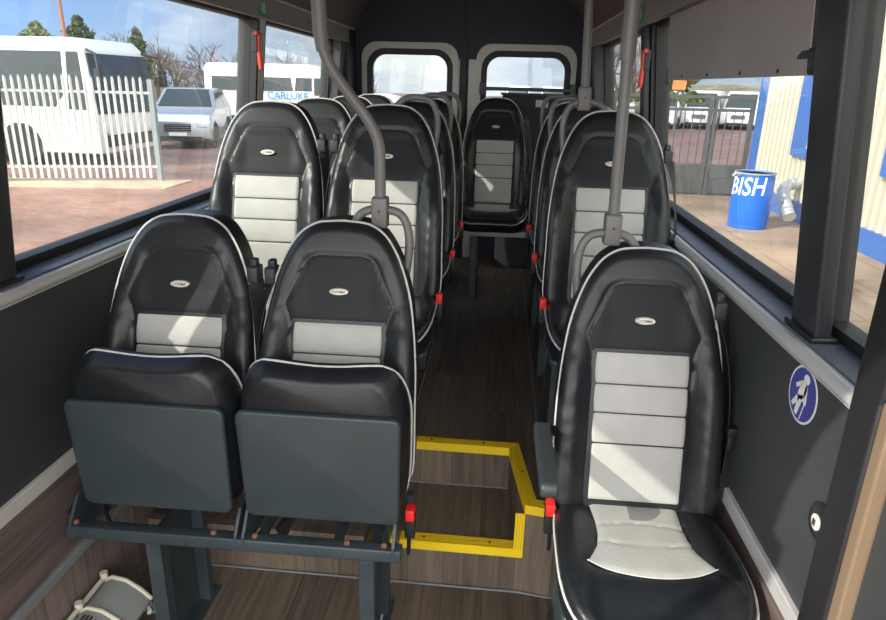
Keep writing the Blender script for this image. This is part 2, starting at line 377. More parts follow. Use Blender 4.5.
# window posts standing inside the pillars
def post(y0, y1, s, label, wd=.055):
    r = empty('window_post', (leanX(s, RAIL)+s*.028, (y0+y1)/2, RAIL), label, 'post')
    X0 = lambda z: s*(-.105*(z-RAIL))
    m = MB(); h = (y1-y0)/2
    zt = .26-RAIL
    m.hexa([(-wd/2, -h, 0), (wd/2, -h, 0), (wd/2, h, 0), (-wd/2, h, 0)], [(-wd/2-s*.105*zt, -h, zt), (wd/2-s*.105*zt, -h, zt), (wd/2-s*.105*zt, h, zt), (-wd/2-s*.105*zt, h, zt)])
    m.build('upright', mat('post_plastic', (.020, .022, .026), .45), r, bevel=.008, smooth=True)
    m = MB(); m.box(-wd/2-.008, wd/2+.008, -h-.01, h+.014, .001, .012); m.build('foot', blackp, r, bevel=.004, smooth=True)
post(1.265, 1.378, 1, 'wide black window post by the blue priority seat sticker', .035)
post(1.33, 1.40, -1, 'slim dark grey window post at the left edge beside the fence view', .045)
post(2.985, 3.05, 1, 'black window post between the right windows with the red hammer beside it', .03)
pm = MB()
r = empty('window_post', (leanX(-1, RAIL)-.048, 3.05, RAIL), 'grey and black window post between the left windows, holding a red hammer', 'post')
zt = .26-RAIL
for (y0, y1, m_, d) in ((-.055, -.032, rubber, 0), (-.032, .030, lightsteel, .004), (.030, .050, rubber, 0)):
    q = MB(); q.hexa([(-.02, y0, 0), (.02+d, y0, 0), (.02+d, y1, 0), (-.02, y1, 0)], [(-.02+.105*zt, y0, zt), (.02+d+.105*zt, y0, zt), (.02+d+.105*zt, y1, zt), (-.02+.105*zt, y1, zt)])
    q.build('post_seal' if m_ is rubber else 'post_cover', m_, r)

# ------------------------------------------------------------------ rear doors
Y0 = 4.82
cx = -.268
def rrect(x0, x1, z0, z1, r, n=6):
    P = []
    for (px, pz, a0) in ((x1-r, z1-r, 0), (x0+r, z1-r, 90), (x0+r, z0+r, 180), (x1-r, z0+r, 270)):
        for k in range(n+1):
            a = math.radians(a0+90*k/n); P.append((px+r*math.cos(a), pz+r*math.sin(a)))
    return P
def ring(mb, A, B, fn, d0, d1):
    n = len(A); vs = [fn(*p, d0) for p in A]+[fn(*p, d0) for p in B]+[fn(*p, d1) for p in A]+[fn(*p, d1) for p in B]; fs = []
    for i in range(n):
        j = (i+1) % n; fs += [(i, j, n+j, n+i), (2*n+i, 3*n+i, 3*n+j, 2*n+j), (i, 2*n+i, 2*n+j, j), (n+i, n+j, 3*n+j, 3*n+i)]
    mb.add(vs, fs)
Yf = lambda a, b, d: (a, d, b)
for n, (a, b, wx0, wx1) in enumerate(((XL-.05, cx-.012, -.945, -.340), (cx+.012, XR+.05, -.158, .458))):
    # door panel built around its window opening
    m = MB(); zw0, zw1 = -.50, .232
    m.box(a, wx0, Y0, Y0+.06, ZA, .7); m.box(wx1, b, Y0, Y0+.06, ZA, .7)
    m.box(wx0, wx1, Y0, Y0+.06, zw1, .7); m.box(wx0, wx1, Y0, Y0+.06, ZA, zw0)
    d = struct('door_%d' % (n+1), m, navy)
    # cream surround of window and inner column
    q = MB(); ring(q, rrect(wx0-.03, wx1+.03, zw0-.02, zw1+.035, .104), rrect(wx0+.022, wx1-.022, zw0+.02, zw1-.022, .095), Yf, Y0-.022, Y0+.03)
    q.build('window_surround', cream, d, smooth=True)
    q = MB(); 
    if n == 0: q.box(wx1+.028, cx-.03, Y0-.008, Y0, ZA, .165)
    else: q.box(cx+.03, wx0-.028, Y0-.008, Y0, ZA, .165)
    q.build('cream_column', cream, d)
    q = MB(); ring(q, rrect(wx0+.006, wx1-.006, zw0+.006, zw1-.006, .12), rrect(wx0+.045, wx1-.045, zw0+.05, zw1-.045, .09), Yf, Y0-.024, Y0+.02)
    q.build('window_seal', rubber, d, smooth=True)
    q = MB(); q.prism(rrect(wx0+.03, wx1-.03, zw0+.03, zw1-.03, .09), Yf, Y0+.01, Y0+.015); q.build('pane', winglass, d)
q = MB(); q.box(cx-.014, cx+.014, Y0-.014, Y0+.05, ZA, .66); struct('trim_18', q, rubber)
q = MB(); q.box(XL, -1.02, 4.55, 4.8, -.9, .5); struct('trim_19', q, navy); 
q = MB(); q.box(.545, XR+.05, 4.55, 4.8, -.9, .5); struct('trim_20', q, navy)
wl_ = MB(); wl_.box(XL-.1, XR+.1, YE, YE+.04, -.6, -.55)
# security bar
r = empty('security_bar', (.165, 4.72, -.018), 'dark horizontal bar across the right rear door window', 'bar')
q = MB(); q.box(-.30, .30, -.012, .012, -.012, .012); q.build('rail', blackp, r, bevel=.003)
for x in (-.31, .30):
    q = MB(); q.box(x-.012, x+.022, -.014, .085, -.04, .04); q.build('end_bracket', blackp, r, bevel=.004)
# folded ramp
r = empty('folded_ramp', (.215, 4.60, ZA), 'black folded wheelchair ramp standing upright behind the rear seats', 'ramp')
q = MB(); q.box(-.215, .26, -.03, .03, .001, 1.165); q.build('ramp_panel', mat('ramp_black', (.012, .013, .015), .65, bump=.3, bscale=90), r, bevel=.008)
q = MB(); q.box(0.005, .085, -.033, -.03, 1.095, 1.14); q.build('maker_plate', mat('plate_grey', (.4, .4, .4), .5), r)
q = MB(); q.box(-.225, .27, -.034, .034, 1.165, 1.18); q.build('edge_strip', shell, r, bevel=.003)

# ------------------------------------------------------------------ yellow step nosings
def nosing(pts, z, wd, name_label, cat='step edging'):
    pts = [Vector(p) for p in pts]; ns = []
    for i, p in enumerate(pts):
        t = (pts[min(i+1, len(pts)-1)]-pts[max(i-1, 0)]); 
        if 0 < i < len(pts)-1:
            a = (pts[i]-pts[i-1]).normalized(); b = (pts[i+1]-pts[i]).normalized(); t = a+b; n = Vector((-t.y, t.x)).normalized(); k = 1/max(.5, n.dot(Vector((-a.y, a.x))))
        else: n = Vector((-t.y, t.x)).normalized(); k = 1
        ns.append(n*k)
    c = sum((Vector((p.x, p.y, 0)) for p in pts), Vector())/len(pts)
    r = empty('step_edging', (c.x, c.y, z), name_label, cat)
    m = MB()
    for i in range(len(pts)-1):
        def q(j, o, h): p = pts[j]+ns[j]*o; return (p.x-c.x, p.y-c.y, h)
        m.hexa([q(i, -.003, -.026), q(i, wd, .0005), q(i, wd, .006), q(i, -.003, .006)], [q(i+1, -.003, -.026), q(i+1, wd, .0005), q(i+1, wd, .006), q(i+1, -.003, .006)])
    m.build('strip', yellow, r)
    rb = MB()
    for i in range(len(pts)-1):
        for o in (.30, .55, .8):
            a = pts[i]+ns[i]*wd*o-Vector((c.x, c.y)); b = pts[i+1]+ns[i+1]*wd*o-Vector((c.x, c.y)); rb.tube([(a.x, a.y, .0062), (b.x, b.y, .0062)], .0012, 5)
    rb.build('grip_ribs', mat('yellow_nosing_dark', (.60, .38, .01), .5), r)
    for i in range(len(pts)-1):
        L = (pts[i+1]-pts[i]).length
        for k in range(max(1, int(L/.17))):
            t = (k+.5)/max(1, int(L/.17)); p = pts[i].lerp(pts[i+1], t)+ns[i]*wd*.5-Vector((c.x, c.y))
            s_ = MB(); s_.lathe([(.0045, .006), (.003, .0085)], 8, (p.x, p.y, 0)); s_.build('screw', blackp, r)
nosing([(-.285, 2.091), (.090, 2.086), (.137, 1.752), (.215, 1.738), (.26, 1.738)], ZA, .036, 'yellow ribbed edging around the upper floor edge, with a bend')
nosing([(-.285, 1.758), (.137, 1.752)], ZB, .040, 'yellow ribbed edging on the front of the lower step')

r = empty('step_edging', (.1205, 1.7515, ZB), 'upright yellow edging joining the upper and lower step edges', 'step edging')
q = MB(); q.box(-.014, .016, -.004, .0, .006, .165-.026); q.build('strip', yellow, r)
q = MB()
for x in (-.007, .001, .009): q.box(x-.001, x+.001, -.005, -.004, .008, .137)
q.build('grip_ribs', MATS['yellow_nosing_dark'], r)
# ================================================================== SEATS
HW = [(-.05, .165), (0, .202), (.06, .208), (.15, .206), (.25, .204), (.32, .199), (.38, .192), (.44, .182), (.49, .168), (.53, .153), (.56, .138), (.585, .121), (.603, .104), (.617, .082), (.626, .055), (.630, .0)]
HWD = [(p.x, max(0, p.y)) for p in catmull([(a, b, 0) for a, b in HW], 5)]
def hwz(z): return interp(HWD, z)
OUT = [(h, z) for z, h in HWD][::2]+[(0, .63)]
OUTL = [(-x, z) for x, z in OUT][::-1]
OUTP = OUT+OUTL[1:]
head_line = [(-.128, .385), (-.142, .425), (-.121, .470), (-.100, .517), (-.086, .540), (-.066, .549), (.066, .549), (.086, .540), (.100, .517), (.121, .470), (.142, .425), (.128, .385)]
seamL = [(-.185, .452), (-.142, .425), (-.128, .395), (-.125, .36), (-.125, 0)]
seamR = [(-x, z) for x, z in seamL]
def ybase(z): return .27*z+(.25*max(0, z-.46)**2) + .012*math.sin(min(1, max(0, z/.45))*PI)*-1
def depth(x, z, seams=True):
    y = ybase(z)
    ax = abs(x); b = sm((ax-.118)/.05)*(1-sm((z-.30)/.16)); y -= .028*b
    # helmet ring bulge around head panel
    if z > .36: y -= .007*sm((z-.37)/.08)*sm((max(ax-.105, z-.54)+.03)/.05)
    if seams:
        d = min(polyd(x, z, head_line), polyd(x, z, seamL), polyd(x, z, seamR)) if z > .34 else min(abs(ax-.125), 1)
        y += .0045*math.exp(-(d/.0045)**2)
        if ax > .12 and z < .42:   # creases of the bolster leather
            y += .0010*math.sin(z*120+ax*40+math.sin(z*31)*1.5)*sm((ax-.13)/.03)*(.3+.7*sm((z-.05)/.2))
    return y
def roundoff(x, z, r=.024):
    d = polyd(x, z, OUTP)
    return 0 if d >= r else r-math.sqrt(max(0, r*r-(r-d)**2))
rows_z = [-.05+.05*i/4 for i in range(4)]+[.0+.44*i/40 for i in range(40)]+[.44+.19*math.sin(i/30*PI/2) for i in range(31)]
NU = 56
us = [math.sin((-1+2*j/NU)*PI/2)*.35+(-1+2*j/NU)*.65 for j in range(NU+1)]
fr_rows = []; bk_rows = []
TH = .075
for z in rows_z:
    h = max(hwz(z), .0005); fr_rows.append([(u*h, depth(u*h, z)+roundoff(u*h, z), z) for u in us])
    bk_rows.append([(u*h, ybase(z)+.032+TH-roundoff(u*h, z, .02)*1.0+(.012 if abs(u) < .8 else 0), z) for u in us])
def seat_back_mb():
    m = MB(); m.grid(fr_rows)
    edge_f = [r[0] for r in fr_rows]+[r[-1] for r in fr_rows][::-1]
    def eb(p): return (p[0]*1.0, ybase(p[2])+.032+TH*.62, p[2])
    eb_ = [eb(p) for p in edge_f]; n = len(edge_f)
    m.add(edge_f+eb_, [(i, i+1, n+i+1, n+i) for i in range(n-1)])
    return m
back_me = seat_back_mb().mesh('backrest', leather, True)
sh = MB(); sh.grid(bk_rows)
e1 = [r[0] for r in bk_rows]+[r[-1] for r in bk_rows][::-1]; e2 = [(p[0], ybase(p[2])+.032+TH*.60, p[2]) for p in e1]; n_ = len(e1)
sh.add(e1+e2, [(i, i+1, n_+i+1, n_+i) for i in range(n_-1)])
sh.add([bk_rows[0][0], bk_rows[0][-1], (fr_rows[0][-1][0], fr_rows[0][-1][1], -.05), (fr_rows[0][0][0], fr_rows[0][0][1], -.05)], [(0, 1, 2, 3)])
shell_me = sh.mesh('back_shell', shell, True)
pp = [(x*1.004, ybase(z)+.014, z*1.002) for x, z in OUTP]
pp = [Vector(p) for p in pp]; pp = [p for i, p in enumerate(pp) if i == 0 or (p-pp[i-1]).length > 1e-4]
pip_me = MB().tube(pp, .0033, 6).mesh('piping', pipe, True)
# grey back insert
g = []; qs = [.306, .236, .160]; qz = sorted([.012+(.3835-.012)*i/60 for i in range(61)]+[q+d for q in qs for d in (-.0045, -.003, -.0015, 0, .0015, .003, .0045)])
for z in qz:
    row = []
    for j in range(35):
        x = -.115+.230*sm(j/34)*.4+.230*(j/34)*.6; e_ = min(.115-abs(x), z-.012, .3835-z)
        puff = .0042*(1-math.exp(-e_/.0022)); puff += sum(-.0036*math.exp(-((z-q)/.0028)**2) for q in qs)+.0016*abs(math.sin((z-.16)/.073*PI))*(1 if z > .16 else 0)
        row.append((x, depth(x, z, False)-puff+.0018, z))
    g.append(row)
ins_me = MB().grid(g).mesh('back_insert', grey, True)
# head panel
def hp_hw(z): return interp([(.383, .126), (.400, .129), (.423, .139), (.435, .136), (.47, .118), (.515, .097), (.534, .087), (.545, .072), (.549, .055)], z)
g = []
for i in range(27):
    z = .383+.166*(1-(1-i/26)**1.25) if i < 26 else .549
    h = hp_hw(z); row = []
    for j in range(25):
        x = -h+2*h*j/24; e_ = min(h-abs(x), .549-z, z-.383)
        row.append((x, depth(x, z, False)-.0045*(1-math.exp(-max(0, e_)/.008))+.0025, z))
    g.append(row)
head_me = MB().grid(g).mesh('head_panel', fabric, True)
# badge
zb = .462; yb_ = ybase(zb)-.007
bd = MB(); bp_ = [(.0245*math.cos(a*PI/16), .0078*math.sin(a*PI/16)) for a in range(32)]
bd.prism(bp_, lambda a, b, d: (a, yb_+.27*b+d, zb+b), -.004, .010); badge_me = bd.mesh('badge', badgem, True, .0008)
tm = text_mb('CIVMA', .0095, lambda x, y, z: (x+.003, yb_+.27*y-.0045-z, zb+y), .0004)
tm.tube([(-.0165+.0035*math.cos(a*PI/6), yb_-.0048+.27*.0035*math.sin(a*PI/6), zb+.0035*math.sin(a*PI/6)) for a in range(12)], .0006, 5, closed=True)
btext_me = tm.mesh('badge_lettering', inkm)

# cushion (pivot at y=0,z=0; top surface near z=0; front towards -y)
CW = [(-.402, .0), (-.4015, .08), (-.399, .115), (-.391, .145), (-.376, .168), (-.355, .184), (-.32, .197), (-.27, .205), (-.2, .206), (-.1, .204), (-.04, .198), (.0, .185), (.02, .17)]
def cw(y): return interp(CW, y)
COUT = [(cw(y), y) for y, _ in CW[::-1]]; COUTP = COUT+[(-x, y) for x, y in COUT[::-1]][1:]
ci_line = [(-.112, .02), (-.104, -.075), (-.112, -.165), (-.142, -.228), (-.10, -.243), (-.05, -.256), (0, -.260), (.05, -.256), (.10, -.243), (.142, -.228), (.112, -.165), (.104, -.075), (.112, .02)]
def cz(x, y, seams=True):
    z = -.004+.016*sm((abs(x)-.11)/.06)-.02*sm((-y-.26)/.14)+.010*math.sin(min(1, max(0, -y/.4))*PI)
    if seams:
        z -= .004*math.exp(-(polyd(x, y, ci_line)/.005)**2)
        d = min(segd(x, y, (-.142, -.228), (-.175, -.30)), segd(x, y, (.142, -.228), (.175, -.30))); z -= .004*math.exp(-(d/.005)**2)
    return z
ys_ = [.02-.33*i/36 for i in range(37)]+[-.31-.0919*math.sin(i/22*PI/2) for i in range(1, 23)]
rows = []
for y in ys_:
    h = max(cw(y), .001); rows.append([])
    for u in us:
        x = u*h; d = polyd(x, y, COUTP); r = .022; ro = 0 if d > r or y > -.01 and abs(u) < .9 else r-math.sqrt(max(0, r*r-(r-d)**2)); rows[-1].append((x, y, cz(x, y)-ro))
def warp(p):
    x, y, z = p; return (x, y+.017*sm((-y-.30)/.09)*max(0, 1-(x/.14)**2), z)
rows = [[warp(p) for p in r] for r in rows]
cm_ = MB().grid(rows); ef = [r[0] for r in rows]+[r[-1] for r in rows][::-1]; n_ = len(ef)
prev = ef
for (k, h) in ((1.010, -.030), (1.004, -.045), (.985, -.062), (.955, -.078), (.915, -.090), (.86, -.098)):
    nx = [(x*k, min(.02, -.19+(y+.19)*k), cz(0, -.3)+h+.0) for x, y, z in ef]
    cm_.add(prev+nx, [(i, i+1, n_+i+1, n_+i) for i in range(n_-1)]); prev = nx
cm_.add(prev, [tuple(range(n_))])
cush_me = cm_.mesh('cushion', leather, True)
cp = [(x*1.004, y, cz(x*.9, y, False)-.022) for x, y in COUTP]
cpipe_me = MB().tube([warp(p) for p in catmull(cp, 4)], .0033, 6).mesh('cushion_piping', pipe, True)
g = []
for i in range(37):
    v = i/36; row = []
    for j in range(25):
        u = -1+2*j/24
        yfront = -.2585+.030*abs(u)**2.0
        y = lerp(.015, yfront, v); hw_ = interp([(-.26, .140), (-.228, .139), (-.2, .126), (-.165, .111), (-.12, .104), (-.075, .103), (0, .108), (.02, .11)], y); x = u*hw_
        e_ = min(hw_-abs(x), y-yfront+.0005)
        q1 = -.070+.012*(1-(x/.1)**2)-.012; q2 = -.148-.008*(1-(x/.1)**2)
        z = cz(x, y, False)+.004*(1-math.exp(-max(0, e_)/.005))+.0008-.0042*math.exp(-((y-q1)/.0035)**2)-.0038*math.exp(-((y-q2)/.0035)**2)
        row.append((x, y, z))
    g.append(row)
cins_me = MB().grid(g).mesh('cushion_insert', grey, True)
# insert edging line (white) at front of insert
cl = catmull([(x, y, cz(x, y, False)+.001) for x, y in ci_line[3:10]], 4); cedge_me = MB().tube(cl, .0016, 5).mesh('insert_piping', pipe, True)
# under panel (slab with rounded corners, slightly dished)
up = MB(); P = rrect(-.197, .197, -.292, .005, .022)
P = [(x*(1-.03*(y+.292)/.29), y) for x, y in P]
up.prism(P, lambda a, b, d: (a, b, d-.012*(1-(a/.206)**2)*0), -.118, -.098)
under_me = up.mesh('under_panel', greenp, True, .006)
up = MB(); P = rrect(-.196, .196, -.36, -.27, .03); up.prism(P, lambda a, b, d: (a, b, d), -.105, -.09)
# grab handle arch on the rear of backrest, at local x from 0 to +
arch = [(.150, .205, .42), (.160, .222, .50), (.166, .228, .57), (.158, .230, .62), (.138, .232, .648), (.105, .232, .656), (.070, .232, .656), (.040, .232, .645), (.022, .228, .62), (.015, .222, .58), (.012, .21, .50)]
def mk_handle(sx): return MB().tube(catmull([(x*sx, y, z) for x, y, z in arch], 5), .0115, 10).mesh('grab_handle', poleg, True)
handle_me = {1: mk_handle(1), -1: mk_handle(-1)}
def mk_belt(s):
    # webbing ribbon down the side of the backrest
    m = MB(); path = catmull([(s*.188, .155, .475), (s*.203, .125, .40), (s*.215, .085, .28), (s*.220, .05, .15), (s*.219, .03, .03), (s*.215, .05, -.09)], 6); rows = []
    for i, p in enumerate(path):
        t = i/len(path); tw = .5+.6*math.sin(t*5)
        d = Vector((math.cos(tw)*(.6 if s < 0 else .7)*s, math.sin(tw), 0)).normalized()*(.020+.004*math.sin(t*9)); rows.append([p-d, p+d])
    m.grid(rows); q = [[(a[0]+s*.0022, a[1], a[2]) for a in r] for r in rows]; m.grid(q)
    m.grid([[rows[i][0], q[i][0]] for i in range(len(rows))]); m.grid([[rows[i][1], q[i][1]] for i in range(len(rows))])
    a = m.mesh('seat_belt', beltm, True)
    m = MB(); m.box(*sorted((s*.172, s*.202)), .135, .185, .465, .510); m.box(*sorted((s*.176, s*.196)), .15, .178, .505, .528)
    b = m.mesh('belt_guide', shell, True, .007)
    m = MB(); m.box(*sorted((s*.206, s*.232)), .035, .060, .20, .225); m.box(*sorted((s*.210, s*.226)), .038, .056, .16, .20)
    c = m.mesh('belt_tongue', blackp, True, .003)
    return a, b, c
belt_me = {1: mk_belt(1), -1: mk_belt(-1)}
def mk_buckle(s, dx=.206):
    m = MB(); m.box(*sorted((s*(dx-.010), s*(dx+.016))), -.045, -.015, -.075, -.004); m.tube([(s*dx, -.03, -.07), (s*(dx-.004), -.01, -.15)], .006, 6)
    a = m.mesh('buckle', blackp, True, .003)
    m = MB(); m.box(*sorted((s*(dx-.008), s*(dx+.015))), -.050, -.014, -.020, .012); b = m.mesh('release_button', redp, True, .003); return a, b
buckle_me = {1: mk_buckle(1), -1: mk_buckle(-1)}
m = MB()   # seat side brackets + hinge
br = MB()
bracket_me = []
for s in (1, -1):
    br = MB(); br.prism([(.10, -.13), (.12, .02), (.10, .06), (.04, .05), (-.02, -.03), (-.14, -.115), (-.14, -.135)], lambda a, b, d: (d, a, b), s*.182, s*.190)
    bracket_me.append(br.mesh('side_bracket', framem, True))

def part(me, parent, loc=(0, 0, 0), rot=(0, 0, 0), label=None):
    o = bpy.data.objects.new(me.name.split('.')[0], me); COL.objects.link(o); o.parent = parent; o.location = loc; o.rotation_euler = rot
    if label: o['label'] = label
    return o
def make_seat(kind, fold=False, handle=True, beltside=1):
    """kind +1: aisle on +x side; -1: aisle on -x side"""
    r = empty('bus_seat', (0, 0, 0))
    b = part(back_me, r); part(pip_me, b, label='white piping'); part(btext_me, part(badge_me, b, label='cream oval badge'))
    part(ins_me, r, label='light grey quilted back panel'); part(head_me, r); part(shell_me, r)
    pv, rot = ((0, -.005, 0), (0, 0, 0)) if not fold else ((0, -.002, -.048), (math.radians(-87), 0, 0))
    c = part(cush_me, r, pv, rot); part(cpipe_me, c, label='white piping'); part(cins_me, r, pv, rot, 'light grey cushion panel'); part(cedge_me, r, pv, rot)
    part(under_me, r, pv, rot)
    if not fold:
        for bm_ in bracket_me: part(bm_, r)
    a, g_, t = belt_me[beltside]; bo = part(a, r, (.006, -.01, 0) if kind < 0 else (0, 0, 0)); part(t, bo); part(g_, r)
    k, rb = buckle_me[-beltside]; bo = part(k, r, (0, 0, -.075) if fold else (0, 0, .008)); part(rb, bo, label='red release button')
    if handle: part(handle_me[kind], r)
    return r
ROWS = [(1.475, -.970), (2.205, -.702), (2.845, -.702), (3.485, -.702), (4.13, -.700)]
proto = {}
def seat(kindkey, x, row, label, dy=0, rz=0):
    if kindkey not in proto:
        proto[kindkey] = make_seat({'w': 1, 'a': 1, 'af': 1, 'wf': 1, 'r': -1, 'c': -1}[kindkey], fold=kindkey in ('af', 'wf'), handle=kindkey in ('a', 'af', 'r'), beltside={'w': 1, 'wf': 1, 'a': -1, 'af': -1, 'r': 1, 'c': 1}[kindkey]); o = proto[kindkey]
    else: o = copy_tree(proto[kindkey])
    o.location = (x, ROWS[row][0]+dy, ROWS[row][1]-(.037 if x > 0 and row == 0 else 0)); o.rotation_euler.z = rz
    return tag(o, label, 'seat', 'black and grey passenger seats')
WX, AX, RX = -.811, -.391, .383
seat('wf', WX, 0, 'front left window seat, black and grey with its cushion tipped up, by the charcoal wall')
seat('af', AX, 0, 'front left aisle seat with its cushion tipped up, under the bent grab pole')
FR = seat('r', RX, 0, 'front right single seat with its cushion down, beside the blue round sticker')
seat('w', WX, 1, 'window seat directly behind the front left tipped-up seat by the wall')
seat('a', AX, 1, 'aisle seat in the second row on the left, behind the bent pole')
seat('r', RX, 1, 'single seat second from the front on the right, behind the straight pole')
seat('w', WX, 2, 'window seat in the third row on the left, pale head showing under the van sign')
seat('a', AX, 2, 'aisle seat in the third row on the left, mostly hidden behind the second')
seat('r', RX, 2, 'single seat third from the front on the right')
seat('w', WX, 3, 'window seat in the fourth row on the left')
seat('a', AX, 3, 'aisle seat in the fourth row on the left, nearest the rear centre seat')
seat('r', RX, 3, 'single seat fourth from the front on the right, beside the rear centre seat')
seat('w', WX, 4, 'rearmost window seat on the left, in front of the rear door window')
seat('c', -.03, 4, 'rear centre seat facing down the aisle, in front of the right rear door')
# armrest of the front right seat
ar = MB(); ar.prism(rrect(-.27, .03, -.0, .036, .016), lambda a, b, d: (d, a, b+.185-.02*(a+.27)), -.262, -.222)
ar.build('armrest', shell, FR, smooth=True, bevel=.008)
a_ = MB(); a_.tube([(-.22, .03, .19), (-.19, .055, .17)], .014, 8); a_.build('armrest_hinge', blackp, FR, smooth=True)

# ------------------------------------------------------------------ seat frames
def frame(x0, x1, Yb, zc, zf, legs, label, front=-.10, m=framem, beams=(.145, .11)):
    r = empty('seat_frame', ((x0+x1)/2, Yb, zf), label, 'seat frame', 'seat frames')
    X0, X1 = x0-(x0+x1)/2, x1-(x0+x1)/2; h = zc-zf
    q = MB(); q.box(X0, X1, front-.014, front+.022, h-beams[0], h-beams[1]); q.build('front_beam', m, r, bevel=.004, smooth=True)
    q = MB(); q.box(X0, X1, .13, .16, h-beams[0], h-beams[1]); q.build('rear_beam', m, r, bevel=.004)
    for lx in legs:
        q = MB(); lx -= (x0+x1)/2; t = .02; 
        q.box(lx-t, lx+t, front-.005, front+.035, .006, h-beams[0]); q.box(lx-t, lx-t+.006, front+.03, .16, .006, h-beams[0]); q.box(lx-t, lx+t, .13, .16, .006, h-beams[0])
        q.box(lx-t-.004, lx+t+.008, front-.01, .20, .0005, .006); q.build('leg', m, r, bevel=.002)
    return r
f0 = frame(-1.075, -.195, 1.475, -1.0, ZC, [-.848, -.285], 'slate steel frame under the two tipped-up front left seats')
for x in (-.62+.635, -.60+.635, -1.06+.635, -.215+.635):   # upright hinge plates
    q = MB(); q.prism([(-.115, -.145), (-.115, -.10), (-.07, -.045), (.10, -.02), (.15, -.10), (.15, -.145)], lambda a, b, d: (d, a, b+.55), x-.004, x+.004); q.build('hinge_plate', framem, f0, bevel=.001)
for x in (-.50, -.41, .0+.07, .12, .27, .37):
    q = MB(); q.box(x-.012, x+.012, -.09, .14, .418, .43); q.build('cross_bar', framem, f0, bevel=.002)
for x in (-.46, .11):
    q = MB(); q.tube([(x, -.06, .435), (x+.03, .0, .455), (x+.07, .05, .44)], .012, 8); q.build('hinge_spring', blackp, f0, smooth=True)
for x in (-.42, -.05, .06, .30, .395):
    q = MB(); q.lathe([(.008, .0), (.008, .006), (.004, .009)], 8, (x, -.095, .44)); q.build('bolt', mat('rusty_bolt', (.20, .09, .05), .7), f0)
frame(.20, .60, 1.475, -1.0, ZC, [.245, .56], 'steel frame under the front right single seat')
for i in (1, 2, 3):
    nm = {1: 'second', 2: 'third', 3: 'fourth'}[i]
    frame(-1.075, -.205, ROWS[i][0], -.69, ZA, [-.9, -.30], 'seat frame under the left pair of seats in the %s row' % nm)
    frame(.19, .60, ROWS[i][0], -.69, ZA, [.235, .56], 'seat frame under the right single seat in the %s row' % nm)
frame(-1.075, -.64, 4.13, -.69, ZA, [-.9], 'seat frame under the rearmost left window seat')
frame(-.25, .19, 4.13, -.69, ZA, [-.125], 'pale beamed seat frame under the rear centre seat', m=lightsteel, front=-.30, beams=(.145, .115))
for o in bpy.data.objects:
    if o.name.startswith('leg') and o.parent and 'rear centre' in o.parent.get('label', ''): o.data.materials[0] = framem

# ------------------------------------------------------------------ grab poles
def pole(pts, box, label):
    c = Vector(pts[0]); r = empty('grab_pole', pts[0], label, 'grab pole')
    q = MB(); q.tube([Vector(p)-c for p in pts], .0145, 12); q.build('pole', poleg, r, smooth=True)
    q = MB(); q.box(-.021, .021, -.021, .021, -.045, .035); q.build('clamp', poleg, r, smooth=True, bevel=.006)
    s_ = MB(); s_.lathe([(.0035, -.0225), (.0035, -.0205)], 8, (0, 0, .0), 'Y'); s_.build('screw', blackp, r)
    return r
YP = 1.475+.232
L = catmull([(-.303, YP, -.315), (-.303, YP, -.20), (-.308, YP, -.14), (-.335, YP, -.085), (-.39, YP, -.015), (-.428, YP, .04), (-.446, YP, .10), (-.45, YP, .20), (-.45, YP, .45), (-.45, YP, .64)], 5)
pl_ = pole(L, None, 'grey bent grab pole rising from the front left aisle seat')
q = MB(); q.tube([(-.140, 0, .385), (-.145, 0, .43), (-.147, 0, .50)], [.016, .019, .019], 10); q.build('upper_sleeve', poleg, pl_, smooth=True)
pr = pole([(.298, YP, -.335), (.292, YP, 0), (.285, YP, .35), (.28, YP, .625)], None, 'straight grey grab pole rising from behind the front right seat')
q = MB(); q.tube([(-.008, 0, .40), (-.010, 0, .58)], .019, 10); q.build('upper_sleeve', poleg, pr, smooth=True)
YP2 = 2.205+.232
pole([(.283, YP2, -.03), (.27, YP2, .30), (.262, YP2, .625)], None, 'straight grey grab pole further back, above the second right seat')

# ------------------------------------------------------------------ fittings on the walls
# priority sticker
st = empty('priority_sticker', (XR-.001, 1.238, -.560), 'round blue sticker with a white figure and cane on the right wall', 'sticker')
R_ = .060; fx = lambda a, b, d: (-d, -a*R_, b*R_*.97)
q = MB(); q.prism([(math.cos(a*PI/24), math.sin(a*PI/24)) for a in range(48)], fx, .0, .001); q.build('white_rim', signwhite, st)
q = MB(); q.prism([(.92*math.cos(a*PI/24), .92*math.sin(a*PI/24)) for a in range(48)], fx, .001, .0015); q.build('blue_disc', signblue, st)
q = MB(); q.prism([(.12+.20*math.cos(a*PI/10), .60+.17*math.sin(a*PI/10)) for a in range(20)], fx, .0015, .002)
for poly in ([(-.18, .47), (.12, .47), (.26, .36), (.24, .10), (.14, -.2), (-.34, -.15), (-.22, .2)], [(-.16, .46), (-.55, .19), (-.45, .08), (-.14, .28)], [(.14, .44), (.27, .34), (.35, -.25), (.20, -.26), (.10, .1)],
             [(-.30, -.08), (-.06, -.1), (-.16, -.3), (-.48, -.62), (-.62, -.55)], [(-.22, -.1), (.12, .02), (.06, -.2), (-.12, -.80), (-.30, -.78)]):
    q.prism(poly, fx, .0015, .002)
q.prism([(.24, -.24), (.28, -.24), (.13, -.86), (.09, -.86)], fx, .0015, .002)
q.build('walking_figure', signwhite, st)
